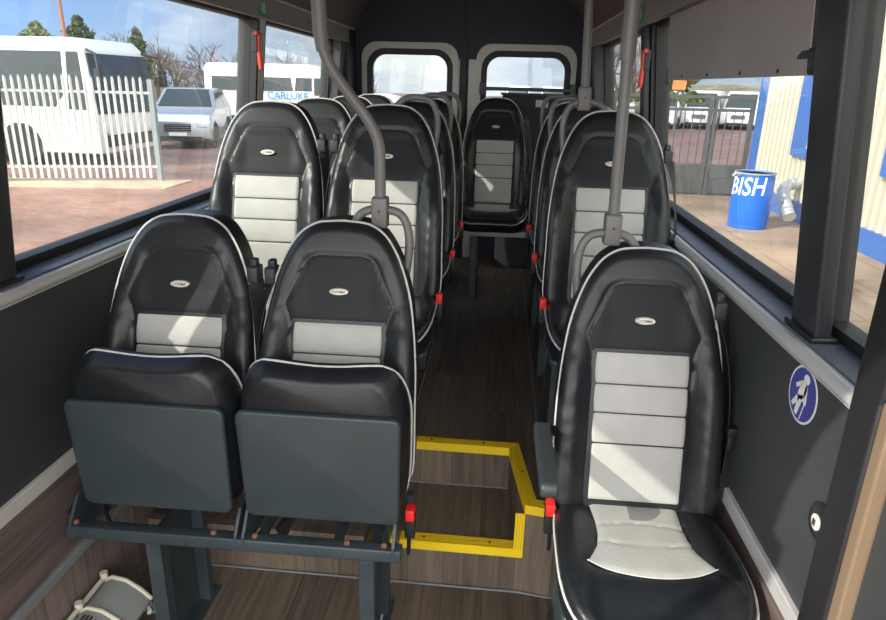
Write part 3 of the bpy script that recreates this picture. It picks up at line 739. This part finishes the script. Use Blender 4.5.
# wall button
bt = empty('wall_socket', (XR, 1.078, -.740), 'small round black socket with a silver centre low on the right wall', 'socket')
q = MB(); q.lathe([(.038, 0), (.038, -.004), (.031, -.009), (.016, -.009)], 24, axis='X'); q.build('surround', blackp, bt, smooth=True)
q = MB(); q.lathe([(.0155, -.006), (.0155, -.011), (.010, -.012)], 20, axis='X'); q.build('cap', mat('satin_metal', (.62, .62, .60), .5), bt, smooth=True)
q = MB(); q.box(-.0145, -.0128, -.0035, -.0005, -.006, .006); q.box(-.0145, -.0128, .0015, .0045, -.006, .006); q.build('slots', inkm, bt)
# grey board over upper right window
bx = .585
bo = empty('window_board', (bx, 1.98, .14), 'flat grey board covering the top of the right front window', 'board')
q = MB(); q.hexa([(.0, -.56, -.106), (.006, -.56, -.106), (.006, .60, -.106), (.0, .60, -.106)], [(-.018, -.56, .118), (-.012, -.56, .118), (-.012, .60, .118), (-.018, .60, .118)])
q.build('board', blindm, bo, bevel=.0015)
for y in (-.42, -.18, .10, .38):
    for z, dx in ((-.095, 0), (.108, -.017)):
        s_ = MB(); s_.lathe([(.005, -.004+dx), (.004, -.001+dx)], 8, (0, y, z), 'X'); s_.build('rivet', blackp, bo)
q = MB(); q.box(-.006, .010, .585, .612, -.118, -.065); q.build('corner_clip', blackp, bo, bevel=.004)
bk = empty('window_latch', (.60, 1.40, .07), 'black plastic latch bracket at the lower corner of the grey board', 'latch')
q = MB(); q.prism([(-.05, -.035), (.07, -.035), (.085, -.025), (.075, .005), (.05, .015), (-.05, .015)], lambda a, b, d: (d-.1*b, a, b), -.018, .02); q.build('bracket', blackp, bk, bevel=.006, smooth=True)
q = MB(); q.hexa([(-.012, -.03, .0), (.02, -.03, .0), (.02, .125, .0), (-.012, .125, .0)], [(-.034, -.03, .2), (.0, -.03, .2), (.0, .125, .2), (-.034, .125, .2)]); q.build('upper_plate', mat('post_plastic', (.020, .022, .026), .45), bk, bevel=.006)
# hammers
def hammer(x, y, z, s, label):
    r = empty('emergency_hammer', (x, y, z), label, 'hammer', None)
    q = MB(); q.tube([(0, 0, .05), (0, 0, -.02), (-s*.004, 0, -.09), (-s*.004, 0, -.115)], [.011, .010, .014, .009], 10); q.build('grip', hamred, r, smooth=True)
    q = MB(); q.tube([(-s*.0, -.04, .06), (0, .03, .06)], .011, 8); q.build('head', hamred, r, smooth=True)
    q = MB(); q.box(*sorted((s*.004, s*.03)), -.018, .018, -.03, .065); q.build('holder', blackp, r, bevel=.003); r.scale = (.85, .85, .80)
hammer(-1.035, 2.93, .135, -1, 'red emergency hammer on the left window post, next to the van view')
hammer(.562, 2.925, .10, 1, 'red emergency hammer on the right window post')
# exit stickers
def exitst(x, y, z, s, label):
    r = empty('exit_sticker', (x, y, z), label, 'sticker')
    q = MB(); q.box(-.001, .001, -.045, .045, -.028, .028); q.build('green_field', signgreen, r)
    q = MB()
    for poly in ([(-.005, .0), (.006, .004), (.010, .014), (.0, .016), (-.008, .010)], [(-.004, .0), (.006, .002), (.014, -.008), (.008, -.02), (.002, -.018), (.006, -.009)], [(-.004, .001), (.002, .0), (-.010, -.014), (-.018, -.016), (-.012, -.010)], [(.018, -.022), (.036, -.022), (.036, .022), (.018, .022)]):
        q.prism([(a, b+.002) for a, b in poly], lambda a, b, d: (d, a, b), -s*.001, -s*.002)
    q.build('running_figure', mat('pale_green', (.45, .62, .50), .6), r)
exitst(-1.016, 2.94, .283, -1, 'green exit sticker on the cove above the left windows')
exitst(.533, 2.92, .283, 1, 'green exit sticker on the cove above the right windows')

# ------------------------------------------------------------------ heater on the left floor
ht = empty('floor_heater', (-1.085, 1.28, ZC), 'grey curved heater with cream end frames beside the left lower wall', 'heater')
prof = [(.0, .065), (.0, .155), (.03, .175), (.07, .168), (.108, .142), (.14, .110), (.134, .092), (.02, .065)]
q = MB(); q.prism(prof, lambda a, b, d: (a, d, b), -.30, .205); q.build('cover', mat('heater_grey', (.30, .31, .30), .4, var=.1), ht, smooth=True)
for y in (.205, .085, -.3):
    q = MB(); q.tube([(a, y, b) for a, b in prof], .007, 8); q.build('end_frame', mat('cream_plastic', (.62, .58, .45), .5), ht, smooth=True)
q = MB(); q.tube([(.005, -.30, .172), (.005, .21, .172)], .007, 8); q.build('side_rail', mat('cream_plastic', (.62, .58, .45), .5), ht, smooth=True)
for y in (.03, -.22):
    q = MB(); q.tube([(.10, y, .09), (.095, y, .001)], .006, 8); q.tube([(.03, y, .07), (.03, y, .001)], .006, 8); q.build('foot', mat('cream_plastic', (.62, .58, .45), .5), ht, smooth=True)
for y in (.205, .085):
    q = MB(); q.lathe([(.011, -.008), (.011, .01)], 10, (.005, y, .18)); q.build('end_knob', mat('cream_plastic', (.62, .58, .45), .5), ht, smooth=True)
q = MB()
for k in range(6): q.box(.035+.010*k, .040+.010*k, .0, .06, .171-.0006*k*k, .1765-.0009*k*k)
q.build('vent_slots', inkm, ht)
pa = empty('crumpled_paper', (-.975, 1.545, ZC), 'crumpled white scrap of paper on the floor by the heater', 'paper')
q = MB(); rows = []
for i in range(9):
    rows.append([(-.035+.009*j+random.uniform(-.003, .003), -.03+.0075*i, .010+.022*abs(math.sin(i*1.3+j*.9))+random.uniform(0, .008)) for j in range(9)])
q.grid(rows); q.grid([[(x, y, z-.004) for x, y, z in r] for r in rows]); q.build('sheet', signwhite, pa)
bpy.data.objects['sheet'].data.polygons.foreach_set('use_smooth', [False]*len(bpy.data.objects['sheet'].data.polygons))

# ================================================================== OUTSIDE
GZ = -2.05
def brickmat(name, c1, c2, mortar, sc=1, w_=.22, h_=.11, rough=.8, big=.35):
    m = bpy.data.materials.new(name); m.use_nodes = True; t = m.node_tree; b = t.nodes['Principled BSDF']; b.inputs['Roughness'].default_value = rough
    c = t.nodes.new('ShaderNodeTexCoord'); br = t.nodes.new('ShaderNodeTexBrick'); br.inputs['Scale'].default_value = sc; br.inputs['Brick Width'].default_value = w_; br.inputs['Row Height'].default_value = h_; br.inputs['Mortar Size'].default_value = .006
    br.inputs['Color1'].default_value = (*c1, 1); br.inputs['Color2'].default_value = (*c2, 1); br.inputs['Mortar'].default_value = (*mortar, 1); t.links.new(c.outputs['Object'], br.inputs[0])
    n = t.nodes.new('ShaderNodeTexNoise'); n.inputs['Scale'].default_value = .8; n.inputs['Detail'].default_value = 8; t.links.new(c.outputs['Object'], n.inputs[0])
    r = t.nodes.new('ShaderNodeValToRGB'); r.color_ramp.elements[0].position = .35; r.color_ramp.elements[1].position = .68; r.color_ramp.elements[0].color = (1-big, 1-big, 1-big, 1); r.color_ramp.elements[1].color = (1+big*.6, 1+big*.55, 1+big*.5, 1)
    t.links.new(n.outputs[0], r.inputs[0])
    mx = t.nodes.new('ShaderNodeMix'); mx.data_type = 'RGBA'; mx.blend_type = 'MULTIPLY'; mx.inputs[0].default_value = 1; t.links.new(br.outputs[0], mx.inputs[6]); t.links.new(r.outputs[0], mx.inputs[7]); t.links.new(mx.outputs[2], b.inputs['Base Color'])
    return m
g = MB(); g.add([(-90, -30, GZ), (1.2, -30, GZ), (1.2, 14.0, GZ), (-90, 14.0, GZ)], [(0, 1, 2, 3)]); struct('ground', g, brickmat('pink_brick_paving', (.27, .135, .095), (.33, .18, .13), (.18, .10, .075)))
g = MB(); g.add([(1.2, -30, GZ), (60, -30, GZ), (60, 14.3, GZ), (1.2, 14.3, GZ)], [(0, 1, 2, 3)]); struct('ground_slabs', g, brickmat('tan_slabs', (.36, .26, .17), (.40, .27, .19), (.16, .11, .07), 1, 1.2, .9, big=.4))
g = MB(); g.add([(-90, 14.0, GZ-.005), (1.2, 14.0, GZ-.005), (1.2, 14.3, GZ-.005), (60, 14.3, GZ-.005), (60, 150, GZ-.005), (-90, 150, GZ-.005)], [(0, 1, 2, 3, 4, 5)]); struct('ground_yard', g, brickmat('red_yard_paving', (.20, .115, .095), (.25, .14, .115), (.13, .08, .07), big=.25))
g = MB(); g.hexa([(-22, 10.0, GZ), (-6.4, 12.4, GZ), (-6.4, 13.6, GZ), (-22, 11.0, GZ)], [(-22, 10.0, GZ+.02), (-6.4, 12.4, GZ+.02), (-6.4, 13.6, GZ+.02), (-22, 11.0, GZ+.02)]); struct('kerb_strip', g, mat('tan_concrete', (.42, .33, .23), .85, var=.2, vscale=2))

# palisade fence
pal = mat('galvanised_pale', (.44, .435, .42), .45, var=.12, vscale=6)
fr_ = empty('palisade_fence', (-8.35, 12.9, GZ), 'white steel palisade fence of pointed pales outside the left window', 'fence')
dx_ = Vector((2.2, .62, 0)).normalized(); nn = Vector((-dx_.y, dx_.x, 0))
for i in range(-26, 11):
    c = dx_*(.128*i); m = MB(); h = 2.05+random.uniform(-.02, .02); wv = .027
    P = [(-wv, .08), (wv, .08), (wv, h-.08), (wv*.4, h-.0), (0, h-.05), (-wv*.4, h), (-wv, h-.08)]
    ph = [(a, b) for a, b in P]
    m.prism(ph, lambda a, b, d: (c+dx_*a+nn*(d-.014*(1-abs(a)/wv)))[:2]+(b,), -.006, .004)
    m.build('pale', pal, fr_)
for z in (.28, 1.72):
    m = MB(); a = dx_*-3.4; b = dx_*1.42; m.hexa([(*(a+nn*.01)[:2], z), (*(a+nn*.05)[:2], z), (*(a+nn*.05)[:2], z+.05), (*(a+nn*.01)[:2], z+.05)], [(*(b+nn*.01)[:2], z), (*(b+nn*.05)[:2], z), (*(b+nn*.05)[:2], z+.05), (*(b+nn*.01)[:2], z+.05)]); m.build('rail', pal, fr_)
for k in (-1.5, 1.45):
    m = MB(); c = dx_*k+nn*.06; m.box(c.x-.05, c.x+.05, c.y-.05, c.y+.05, 0, 2.0); m.build('fence_post', mat('dark_galv', (.20, .22, .23), .5), fr_)

tyre = mat('tyre', (.015, .015, .016), .8); alloy = mat('wheel_alloy', (.45, .46, .48), .3, metal=.8)
lampm = mat('lamp_glass', (.6, .62, .65), .15, spec=.9)
def wheel(par, x, y, r, s):
    m = MB(); m.lathe([(r*.62, -s*.02), (r*.95, -s*.02), (r, .03*s), (r, .17*s), (r*.9, .2*s), (.02, .2*s)], 24, (x, y, r), 'Y'); wl = m.build('wheel', tyre, par, smooth=True)
    m = MB(); m.lathe([(.02, -s*.005), (r*.25, -s*.012), (r*.55, -s*.004), (r*.62, -s*.02), (r*.6, .03*s)], 20, (x, y, r), 'Y'); m.build('hubcap', alloy, wl, smooth=True)
def vehicle(name, loc, rz, label, cat, L, W, prof, windows, paint, wr=.34, wx=(.8, None), group=None, front=None, extras=None, tumble=.12, hb=1.0):
    """x along the vehicle, front at +x; prof: side outline (x,z)"""
    r = empty(name, loc, label, cat, group, rz=rz)
    hmax = max(z for _, z in prof)
    def wy(z): return W/2-(tumble*max(0, z-hb)/(hmax-hb) if hmax > hb else 0)
    m = MB(); n = len(prof); vs = [(x, -wy(z), z) for x, z in prof]+[(x, wy(z), z) for x, z in prof]
    m.add(vs, [tuple(range(n)), tuple(range(n, 2*n))[::-1]]+[(i, n+i, n+(i+1) % n, (i+1) % n) for i in range(n)]); m.build('body', paint, r, bevel=.05, smooth=True)
    for k, poly in enumerate(windows):
        for s in (-1, 1):
            m = MB(); vs = [(x, s*(wy(z)+.006), z) for x, z in poly]+[(x, s*(wy(z)-.03), z) for x, z in poly]; q = len(poly)
            m.add(vs, [tuple(range(q)), tuple(range(q, 2*q))[::-1]]+[(i, (i+1) % q, q+(i+1) % q, q+i) for i in range(q)]); m.build('side_window', carglass, r)
    for x in (wx[0], wx[1] if wx[1] else L-wx[0]):
        for s in (-1, 1):
            a = MB(); a.lathe([(.01, -s*.0), (wr*1.16, 0), (wr*1.16, -s*.05)], 24, (x, s*(W/2+.008), wr), 'Y'); a.build('wheel_arch', blackp, r)
            wheel(r, x, s*(W/2+.02)-0*s, wr, -s)
    if front: front(r, wy)
    if extras: extras(r, wy)
    return r
def ws_quad(r, wy, x0, z0, x1, z1, name='windscreen', m_=None, inset=.08, off=.012):
    m = MB(); d = Vector((z1-z0, 0, -(x1-x0))).normalized()*off*(1 if z1 > z0 else -1)
    m.hexa([(x0-.03, -wy(z0)+inset, z0), (x0-.03, wy(z0)-inset, z0), (x1-.03, wy(z1)-inset, z1), (x1-.03, -wy(z1)+inset, z1)], [(x0+d.x, -wy(z0)+inset, z0+d.z), (x0+d.x, wy(z0)-inset, z0+d.z), (x1+d.x, wy(z1)-inset, z1+d.z), (x1+d.x, -wy(z1)+inset, z1+d.z)])
    return m.build(name, m_ or carglass, r)
def car_front(L, gz=.62, lz=.72, plate=True):
    def f(r, wy):
        W = wy(.6)
        m = MB(); m.box(L-.02, L+.02, -.38, .38, gz-.12, gz+.12); gr_ = m.build('grille', blackp, r, bevel=.01)
        for k in range(4):
            q = MB(); q.box(L+.015, L+.03, -.36, .36, gz-.10+.06*k, gz-.085+.06*k); q.build('grille_bar', alloy, gr_)
        for s in (-1, 1):
            q = MB(); q.box(L-.12, L+.012, *sorted((s*(W-.38), s*(W-.06))), lz-.07, lz+.07); q.build('headlamp', lampm, r, bevel=.02, smooth=True)
        q = MB(); q.box(L-.01, L+.015, -W+.25, W-.25, .25, .38); q.build('lower_intake', blackp, r, bevel=.01)
        if plate: q = MB(); q.box(L+.01, L+.03, -.26, .26, .40, .50); q.build('number_plate', signwhite, r)
    return f
# coach
def coach_front(r, wy):
    ws_quad(r, wy, 9.035, 1.2, 8.865, 2.52, inset=.06, off=.03)
    m = MB(); m.box(8.95, 9.06, -.95, .95, .45, .72); m.build('grille', blackp, r, bevel=.02)
    for s in (-1, 1):
        m = MB(); m.box(8.9, 9.07, *sorted((s*.75, s*1.1)), .75, .95); m.build('headlamp', lampm, r, bevel=.03, smooth=True)
        m = MB(); m.tube([(8.85, s*1.05, 2.6), (9.2, s*1.25, 2.5), (9.25, s*1.3, 2.2)], .03, 8); m.tube([(9.25, s*1.3, 2.2), (9.25, s*1.3, 1.8)], .10, 8); m.build('mirror', blackp, r, smooth=True)
    m = MB(); m.box(.4, 8.0, -1.26, -1.255, .95, 1.0); m.build('side_stripe', mat('silver_stripe', (.4, .4, .42), .4), r)
vehicle('coach', (-18.15, 16.95, GZ), math.radians(-4), 'white coach with dark windows parked behind the palisade fence', 'coach', 9, 2.5,
        [(0, .3), (9, .3), (9.05, 1.1), (8.85, 2.6), (8.6, 2.85), (.2, 2.85), (0, 2.7)],
        [[(.2, 1.35), (8.0, 1.35), (8.25, 1.65), (8.3, 2.55), (.2, 2.55)], [(8.35, 1.3), (8.78, 1.3), (8.72, 2.55), (8.42, 2.55)]], white, wr=.45, wx=(2.0, 7.0), front=coach_front, tumble=.08, hb=1.2)
suvp = [(0, .35), (.02, .9), (.12, 1.15), (.45, 1.66), (.8, 1.74), (2.6, 1.74), (3.35, 1.18), (4.5, 1.02), (4.68, .8), (4.7, .32), (4.5, .22), (.2, .22)]
suvw = [[(.55, 1.15), (.75, 1.58), (1.5, 1.62), (1.5, 1.12)], [(1.56, 1.12), (1.56, 1.62), (2.55, 1.60), (3.2, 1.14)]]
silver = mat('silver_car_paint', (.42, .44, .47), .25, metal=.5, coat=.5)
def suvx(L): 
    cf = car_front(L)
    def f(r, wy): cf(r, wy); ws_quad(r, wy, 3.33, 1.20, 2.65, 1.70, inset=.10)
    return f
vehicle('silver_car', (-10.75, 24.3, GZ), math.radians(-76), 'silver off-road car with a chrome grille beside the coach front', 'car', 4.7, 1.9, suvp, suvw, silver, wr=.37, wx=(.85, 3.8), front=suvx(4.7), hb=1.1, tumble=.22)
vehicle('white_car', (-2.75, 21.2, GZ), math.radians(180), 'white car side-on in front of the lettered minibus, mostly hidden by the seats', 'car', 4.7, 1.9, suvp, suvw, white, wr=.36, wx=(.85, 3.8), front=suvx(4.7), hb=1.1, tumble=.22)
def vanfront(L, z1=1.15, z2=2.15, x1=None, x2=None):
    cf = car_front(L, .7, .85)
    def f(r, wy): cf(r, wy); ws_quad(r, wy, L-.75, z1+.04, L-1.35, z2, inset=.12)
    return f
vanp = [(0, .3), (0, 2.45), (.15, 2.62), (4.0, 2.62), (4.35, 2.5), (5.0, 1.35), (5.5, 1.1), (5.65, .85), (5.65, .3)]
def wordside(r, wy):
    mb = text_mb('CARLUKE', .36, lambda x, y, z: (x+3.2, -1.03-z, y+1.50), .004); mb.build('van_lettering', mat('lettering_blue', (.02, .22, .50), .5), r)
vehicle('white_van', (-11.1, 26.2, GZ), math.radians(0), 'white minibus with blue lettering seen through the rear left window', 'van', 5.65, 2.04, vanp,
        [[(.3, 1.68), (1.9, 1.68), (1.85, 2.15), (.3, 2.15)], [(2.0, 1.68), (3.4, 1.68), (3.3, 2.15), (2.1, 2.15)], [(3.45, 1.68), (4.1, 1.68), (4.1, 2.15), (3.5, 2.15)], [(4.18, 1.55), (4.75, 1.45), (4.4, 2.15), (4.18, 2.15)]], white, wr=.36, wx=(1.1, 4.6), front=vanfront(5.65), extras=wordside, tumble=.14, hb=1.4)

# vans beyond the gate
nmv = ['white van beyond the gate, leftmost of the row', 'white van beyond the gate, second from the left in the row', 'white van beyond the gate, second from the right in the row', 'white van beyond the gate, nearest the cream building']
vsp = [(0, .3), (0, 1.95), (.15, 2.1), (3.3, 2.1), (3.6, 1.98), (4.3, 1.2), (5.0, 1.0), (5.1, .8), (5.1, .3)]
for i in range(4):
    vehicle('parked_van', (10.6+2.35*i, 44.0+.6*i, GZ), math.radians(-112), nmv[i], 'van', 5.1, 1.9, vsp, [[(2.9, 1.2), (4.15, 1.2), (3.55, 1.85), (2.9, 1.85)]], white, wr=.33, wx=(.9, 4.1), group='white vans beyond the gate', front=vanfront(5.1, 1.15, 1.95), hb=1.1, tumble=.16)
for i in range(5):
    vehicle('parked_van', (1.5+2.6*i, 56+.5*i, GZ), math.radians(-95), ['far white van seen through the rear right window behind the post', 'far white van half hidden behind the black window post', 'far white van behind the first vans of the row', 'far white van behind the middle of the row', 'far white van behind the right end of the row'][i], 'van', 5.1, 1.9, vsp, [[(2.9, 1.2), (4.15, 1.2), (3.55, 1.85), (2.9, 1.85)]], white, wr=.33, wx=(.9, 4.1), group='white vans beyond the gate', front=vanfront(5.1, 1.15, 1.95), hb=1.1, tumble=.16)

# gate
gt = empty('metal_gate', (4.2, 14.3, GZ), 'dark metal bar gate with a solid lower sheet beyond the blue barrel', 'gate')
gm = mat('gate_grey', (.085, .09, .095), .6, var=.15)
q = MB(); q.box(-2.6, .82, -.02, .02, .05, .60); q.build('lower_sheet', mat('gate_sheet', (.075, .08, .082), .6, var=.3, vscale=1.5), gt)
for z in (.60, 1.70, 1.95):
    q = MB(); q.box(-2.6, .82, -.025, .025, z-.03, z+.03); q.build('rail', gm, gt)
for x in (-1.10, .80, -2.6):
    q = MB(); q.box(x-.04, x+.04, -.04, .04, 0, 2.02); q.build('stile', gm, gt)
q = MB(); q.box(-.05, .02, -.04, .04, 0, 1.98); q.box(.05, .11, -.04, .04, 0, 1.98); q.build('meeting_stiles', gm, gt)
k = 0
x = -2.45
while x < .75:
    if min(abs(x+1.1), abs(x-.03), abs(x-.8)) > .07:
        q = MB(); q.tube([(x, 0, .62), (x, 0, 1.68)], .011, 6); q.build('bar', gm, gt)
    x += .162
# building
cr_ = mat('cream_cladding', (.50, .46, .36), .5, var=.05, vscale=.6)
blt = mat('blue_trim', (.045, .14, .42), .45, var=.08)
b = MB(); y = 13.95; pts = []; k = 0
while y > -6:
    pts += [(5.10, y), (5.10, y-.10), (5.06, y-.125), (5.06, y-.175), (5.10, y-.20)]; y -= .2
q = MB(); vs = [(a, c, GZ+.32) for a, c in pts]+[(a, c, 3.4) for a, c in pts]; n = len(pts); q.add(vs, [(i, i+1, n+i+1, n+i) for i in range(n-1)])
q.box(5.12, 9, -6, 13.95, GZ, 3.4)
bd_ = empty('clad_building', (6, 4, GZ), 'cream ribbed metal building with blue trim to the right', 'building')
o = q.build('ribbed_wall', cr_, bd_); o.location = (-6, -4, -GZ)
q = MB(); q.box(5.00, 5.16, 13.93, 14.08, GZ, 3.4); o = q.build('corner_trim', blt, bd_); o.location = (-6, -4, -GZ)
q = MB(); q.box(5.02, 5.12, -6, 13.95, GZ, GZ+.32); o = q.build('blue_plinth', blt, bd_); o.location = (-6, -4, -GZ)
for (y0, y1, z0, z1) in ((10.3, 12.2, -1.0, 1.4), (6.2, 9.3, -1.0, 1.4)):
    q = MB(); ring(q, [(y0, z0), (y1, z0), (y1, z1), (y0, z1)], [(y0+.09, z0+.14), (y1-.5 if y0 > 9 else y1-.09, z0+.14), (y1-.5 if y0 > 9 else y1-.09, z1-.09), (y0+.09, z1-.09)], lambda a, b_, d: (d, a, b_), 5.0, 5.09); o = q.build('window_frame', blt, bd_); o.location = (-6, -4, -GZ)
    q = MB(); q.box(5.04, 5.05, y0+.09, y1-.09, z0+.14, z1-.09); p_ = q.build('window_panel', cr_, bd_); p_.location = (-6, -4, -GZ)
# barrel
ba = empty('blue_barrel', (4.03, 10.95, GZ), 'blue plastic barrel painted with white letters by the cream building', 'barrel')
rb_ = .298
q = MB(); q.lathe([(rb_*.95, 0), (rb_*.985, .03), (rb_*.96, .05), (rb_, .10), (rb_*1.015, .3), (rb_*1.015, .58), (rb_, .80), (rb_*.97, .84), (rb_*.97, .86), (rb_*.93, .86), (rb_*.93, .72), (0.01, .70)], 48); q.build('drum', mat('barrel_blue', (.010, .13, .62), .35, bump=.1, bscale=8), ba, smooth=True)
q = MB(); q.lathe([(rb_*.98, .845), (rb_*1.03, .85), (rb_*1.03, .875), (rb_*.96, .875), (rb_*.96, .845)], 48); q.build('rim', mat('rim_grey', (.32, .34, .33), .5), ba, smooth=True)
def wrap(x, y, z):
    a = math.radians(-128)+(x+.12*y)/rb_; R = rb_*1.015+.003+z; return (R*math.cos(a), R*math.sin(a), .655+y*1.35+.05*x)
q = text_mb('BISH', .29, wrap, .002); q.build('painted_letters', signwhite, ba)
q = MB(); q.tube([(-.27, -.12, .83), (-.36, -.16, .86), (-.40, -.18, .82)], .02, 6); q.build('rope_end', mat('rag', (.5, .48, .38), .9), ba)
# duct
du = empty('foil_duct', (4.62, 11.25, GZ), 'silver foil pipe bend sticking out of the building beside the barrel', 'pipe')
pts = catmull([(.42, .5, .62), (.2, .35, .60), (.03, .05, .50), (.0, -.25, .32), (.0, -.42, .2)], 8); q = MB()
q.tube(pts, [.09+.012*math.sin(i*2.4) for i in range(len(pts))], 12); q.build('pipe_bend', mat('foil', (.55, .56, .58), .35, metal=.6, bump=.8, bscale=12), du, smooth=True)
q = MB(); q.box(.2, .4, -.9, -.2, .55, .9); 
# hill, trees
def hill(name, pts, y, depth_, m):
    q = MB(); rows = []
    for k in range(7):
        rows.append([(x, y+depth_*k/6, GZ-.02+(z-GZ)*math.sin(k/6*PI/2)**.8+random.uniform(-.1, .1)*(k > 0)) for x, z in pts])
    q.grid(rows); return struct(name, q, m, smooth=True)
hm = mat('winter_grass', (.20, .17, .10), .9, var=.45, vscale=.25)
hill('hillside', [(6+3*i, .1+.5*math.sin(min(1, i/3)*1.57)+.25*math.sin(i*1.1)) for i in range(22)], 66, 20, hm)
leafd = mat('evergreen_leaf', (.045, .075, .025), .8, var=.4, vscale=3); leafl = mat('hedge_leaf', (.10, .13, .035), .8, var=.4, vscale=3)
twig = mat('bare_twig', (.105, .08, .07), .9); trunkm = mat('bark', (.09, .065, .045), .9)
def evergreen(x, y, h, rad, label, m_=leafd, wide=.5):
    r = empty('evergreen_tree', (x, y, GZ), label, 'tree', 'trees on the skyline')
    q = MB(); q.tube([(0, 0, 0), (.1, 0, h*.5), (0, 0, h*.9)], [.14, .1, .04], 7); q.build('trunk', trunkm, r)
    q = MB(); R = random.Random(int(x*10)+5)
    for i in range(1300):
        t = R.random(); zz = h*(.35+.65*t); rr_ = rad*(1-t)**wide*(.45+.55*R.random())*(1+.3*math.sin(t*19)); a = R.random()*2*PI
        c = Vector((rr_*math.cos(a), rr_*math.sin(a), zz)); s_ = .10+.12*R.random()
        d1 = Vector((R.gauss(0, 1), R.gauss(0, 1), R.gauss(0, .6))).normalized()*s_; d2 = d1.cross(Vector((R.gauss(0, 1), R.gauss(0, 1), R.gauss(0, 1)))).normalized()*s_*.6
        q.add([c-d1, c+d2, c+d1, c-d2], [(0, 1, 2, 3)])
    q.build('crown', m_, r)
def bare(x, y, h, label, n=9, seed=1):
    r = empty('bare_tree', (x, y, GZ), label, 'tree', 'trees on the skyline'); R = random.Random(seed); q = MB(); tw = MB()
    q.tube([(0, 0, 0), (.05, 0, h*.35)], [.16, .11], 7)
    def branch(p, d, L, rad, lvl):
        e_ = p+d*L; mid = p+d*L*.5+Vector((R.gauss(0, .05), R.gauss(0, .05), .03))*L
        (q if lvl < 2 else tw).tube([p, mid, e_], [rad, rad*.8, rad*.55], 4 if lvl else 6)
        if lvl < 4:
            for _ in range(3 if lvl < 3 else 4):
                nd = (d+Vector((R.gauss(0, .5), R.gauss(0, .5), R.gauss(.12, .35)))).normalized(); branch(p.lerp(e_, R.uniform(.45, 1)), nd, L*R.uniform(.55, .8), rad*.55, lvl+1)
    for _ in range(5): branch(Vector((.05, 0, h*.3)), Vector((R.gauss(0, .5), R.gauss(0, .5), 1)).normalized(), h*.3, .07, 1)
    q.build('trunk', trunkm, r); tw.build('twigs', twig, r)
evergreen(-24.9, 40, 5.3, 1.3, 'dark evergreen tree rising above the coach, right of the brown pole')
evergreen(-28.2, 41, 5.0, 1.6, 'green tree above the coach at the far left of the window', leafl)
evergreen(-20.9, 39, 4.6, .8, 'thin evergreen tree above the windscreen of the coach')
for i in range(11):
    bare(-33.5+2.0*i, 42+(i % 3)*3.2, 5.2+.5*math.sin(i*2.1)-.09*i, 'leafless winter tree on the left skyline above the parked vehicles', seed=i+3)
for i in range(4): bare(6.6+1.5*i, 49+2*i, 6.5-.3*i, 'leafless tree beyond the gate, above the white vans', seed=40+i)
evergreen(8.3, 36, 4.3, 1.6, 'pale green bushy tree at the edge of the grey board', leafl, .35)
hg = MB(); R = random.Random(3)
for i in range(15000):
    x = R.uniform(-62, -10); hmax = (2.9+.7*math.sin(x*.37)+.5*math.sin(x*.9+1)+.3*math.sin(x*2.3))*(1 if x < -16 else .75)
    c = Vector((x, 54+R.uniform(-1, 1), GZ+hmax*R.random()**.7)); L = R.uniform(.25, .7)
    d1 = Vector((R.gauss(0, .5), R.gauss(0, .3), 1)).normalized()*L; d2 = Vector((R.gauss(0, 1), R.gauss(0, 1), 0)).normalized()*R.uniform(.02, .07)
    hg.add([c-d2, c+d2, c+d1], [(0, 1, 2)])
tag(hg.build('hedgerow', mat('brown_hedge', (.13, .10, .07), .9, var=.4, vscale=2)), 'brown leafless hedgerow along the skyline behind the parked vehicles on the left', 'hedge', kind='stuff')
lp = empty('lamp_post', (-19.3, 30, GZ), 'brown pole rising behind the coach', 'pole')
q = MB(); q.tube([(0, 0, 0), (-.05, 0, 4), (-.12, 0, 8)], [.10, .085, .07], 8); q.build('shaft', mat('rusty_pole', (.28, .11, .05), .7), lp, smooth=True)
bc = empty('orange_box', (8.2, 33.5, GZ), 'small orange sign standing among the vans beyond the gate', 'sign')
q = MB(); q.box(-.3, .3, -.05, .05, 2.1, 2.5); q.build('sign_face', mat('orange', (.75, .20, .06), .6), bc); q = MB(); q.tube([(0, 0, 0), (0, 0, 2.1)], .04, 6); q.build('post', gm, bc)

# lift everything so that the entrance floor lies at z = 0
for o in COL.objects:
    if o.parent is None and o is not cam: o.location.z += UP
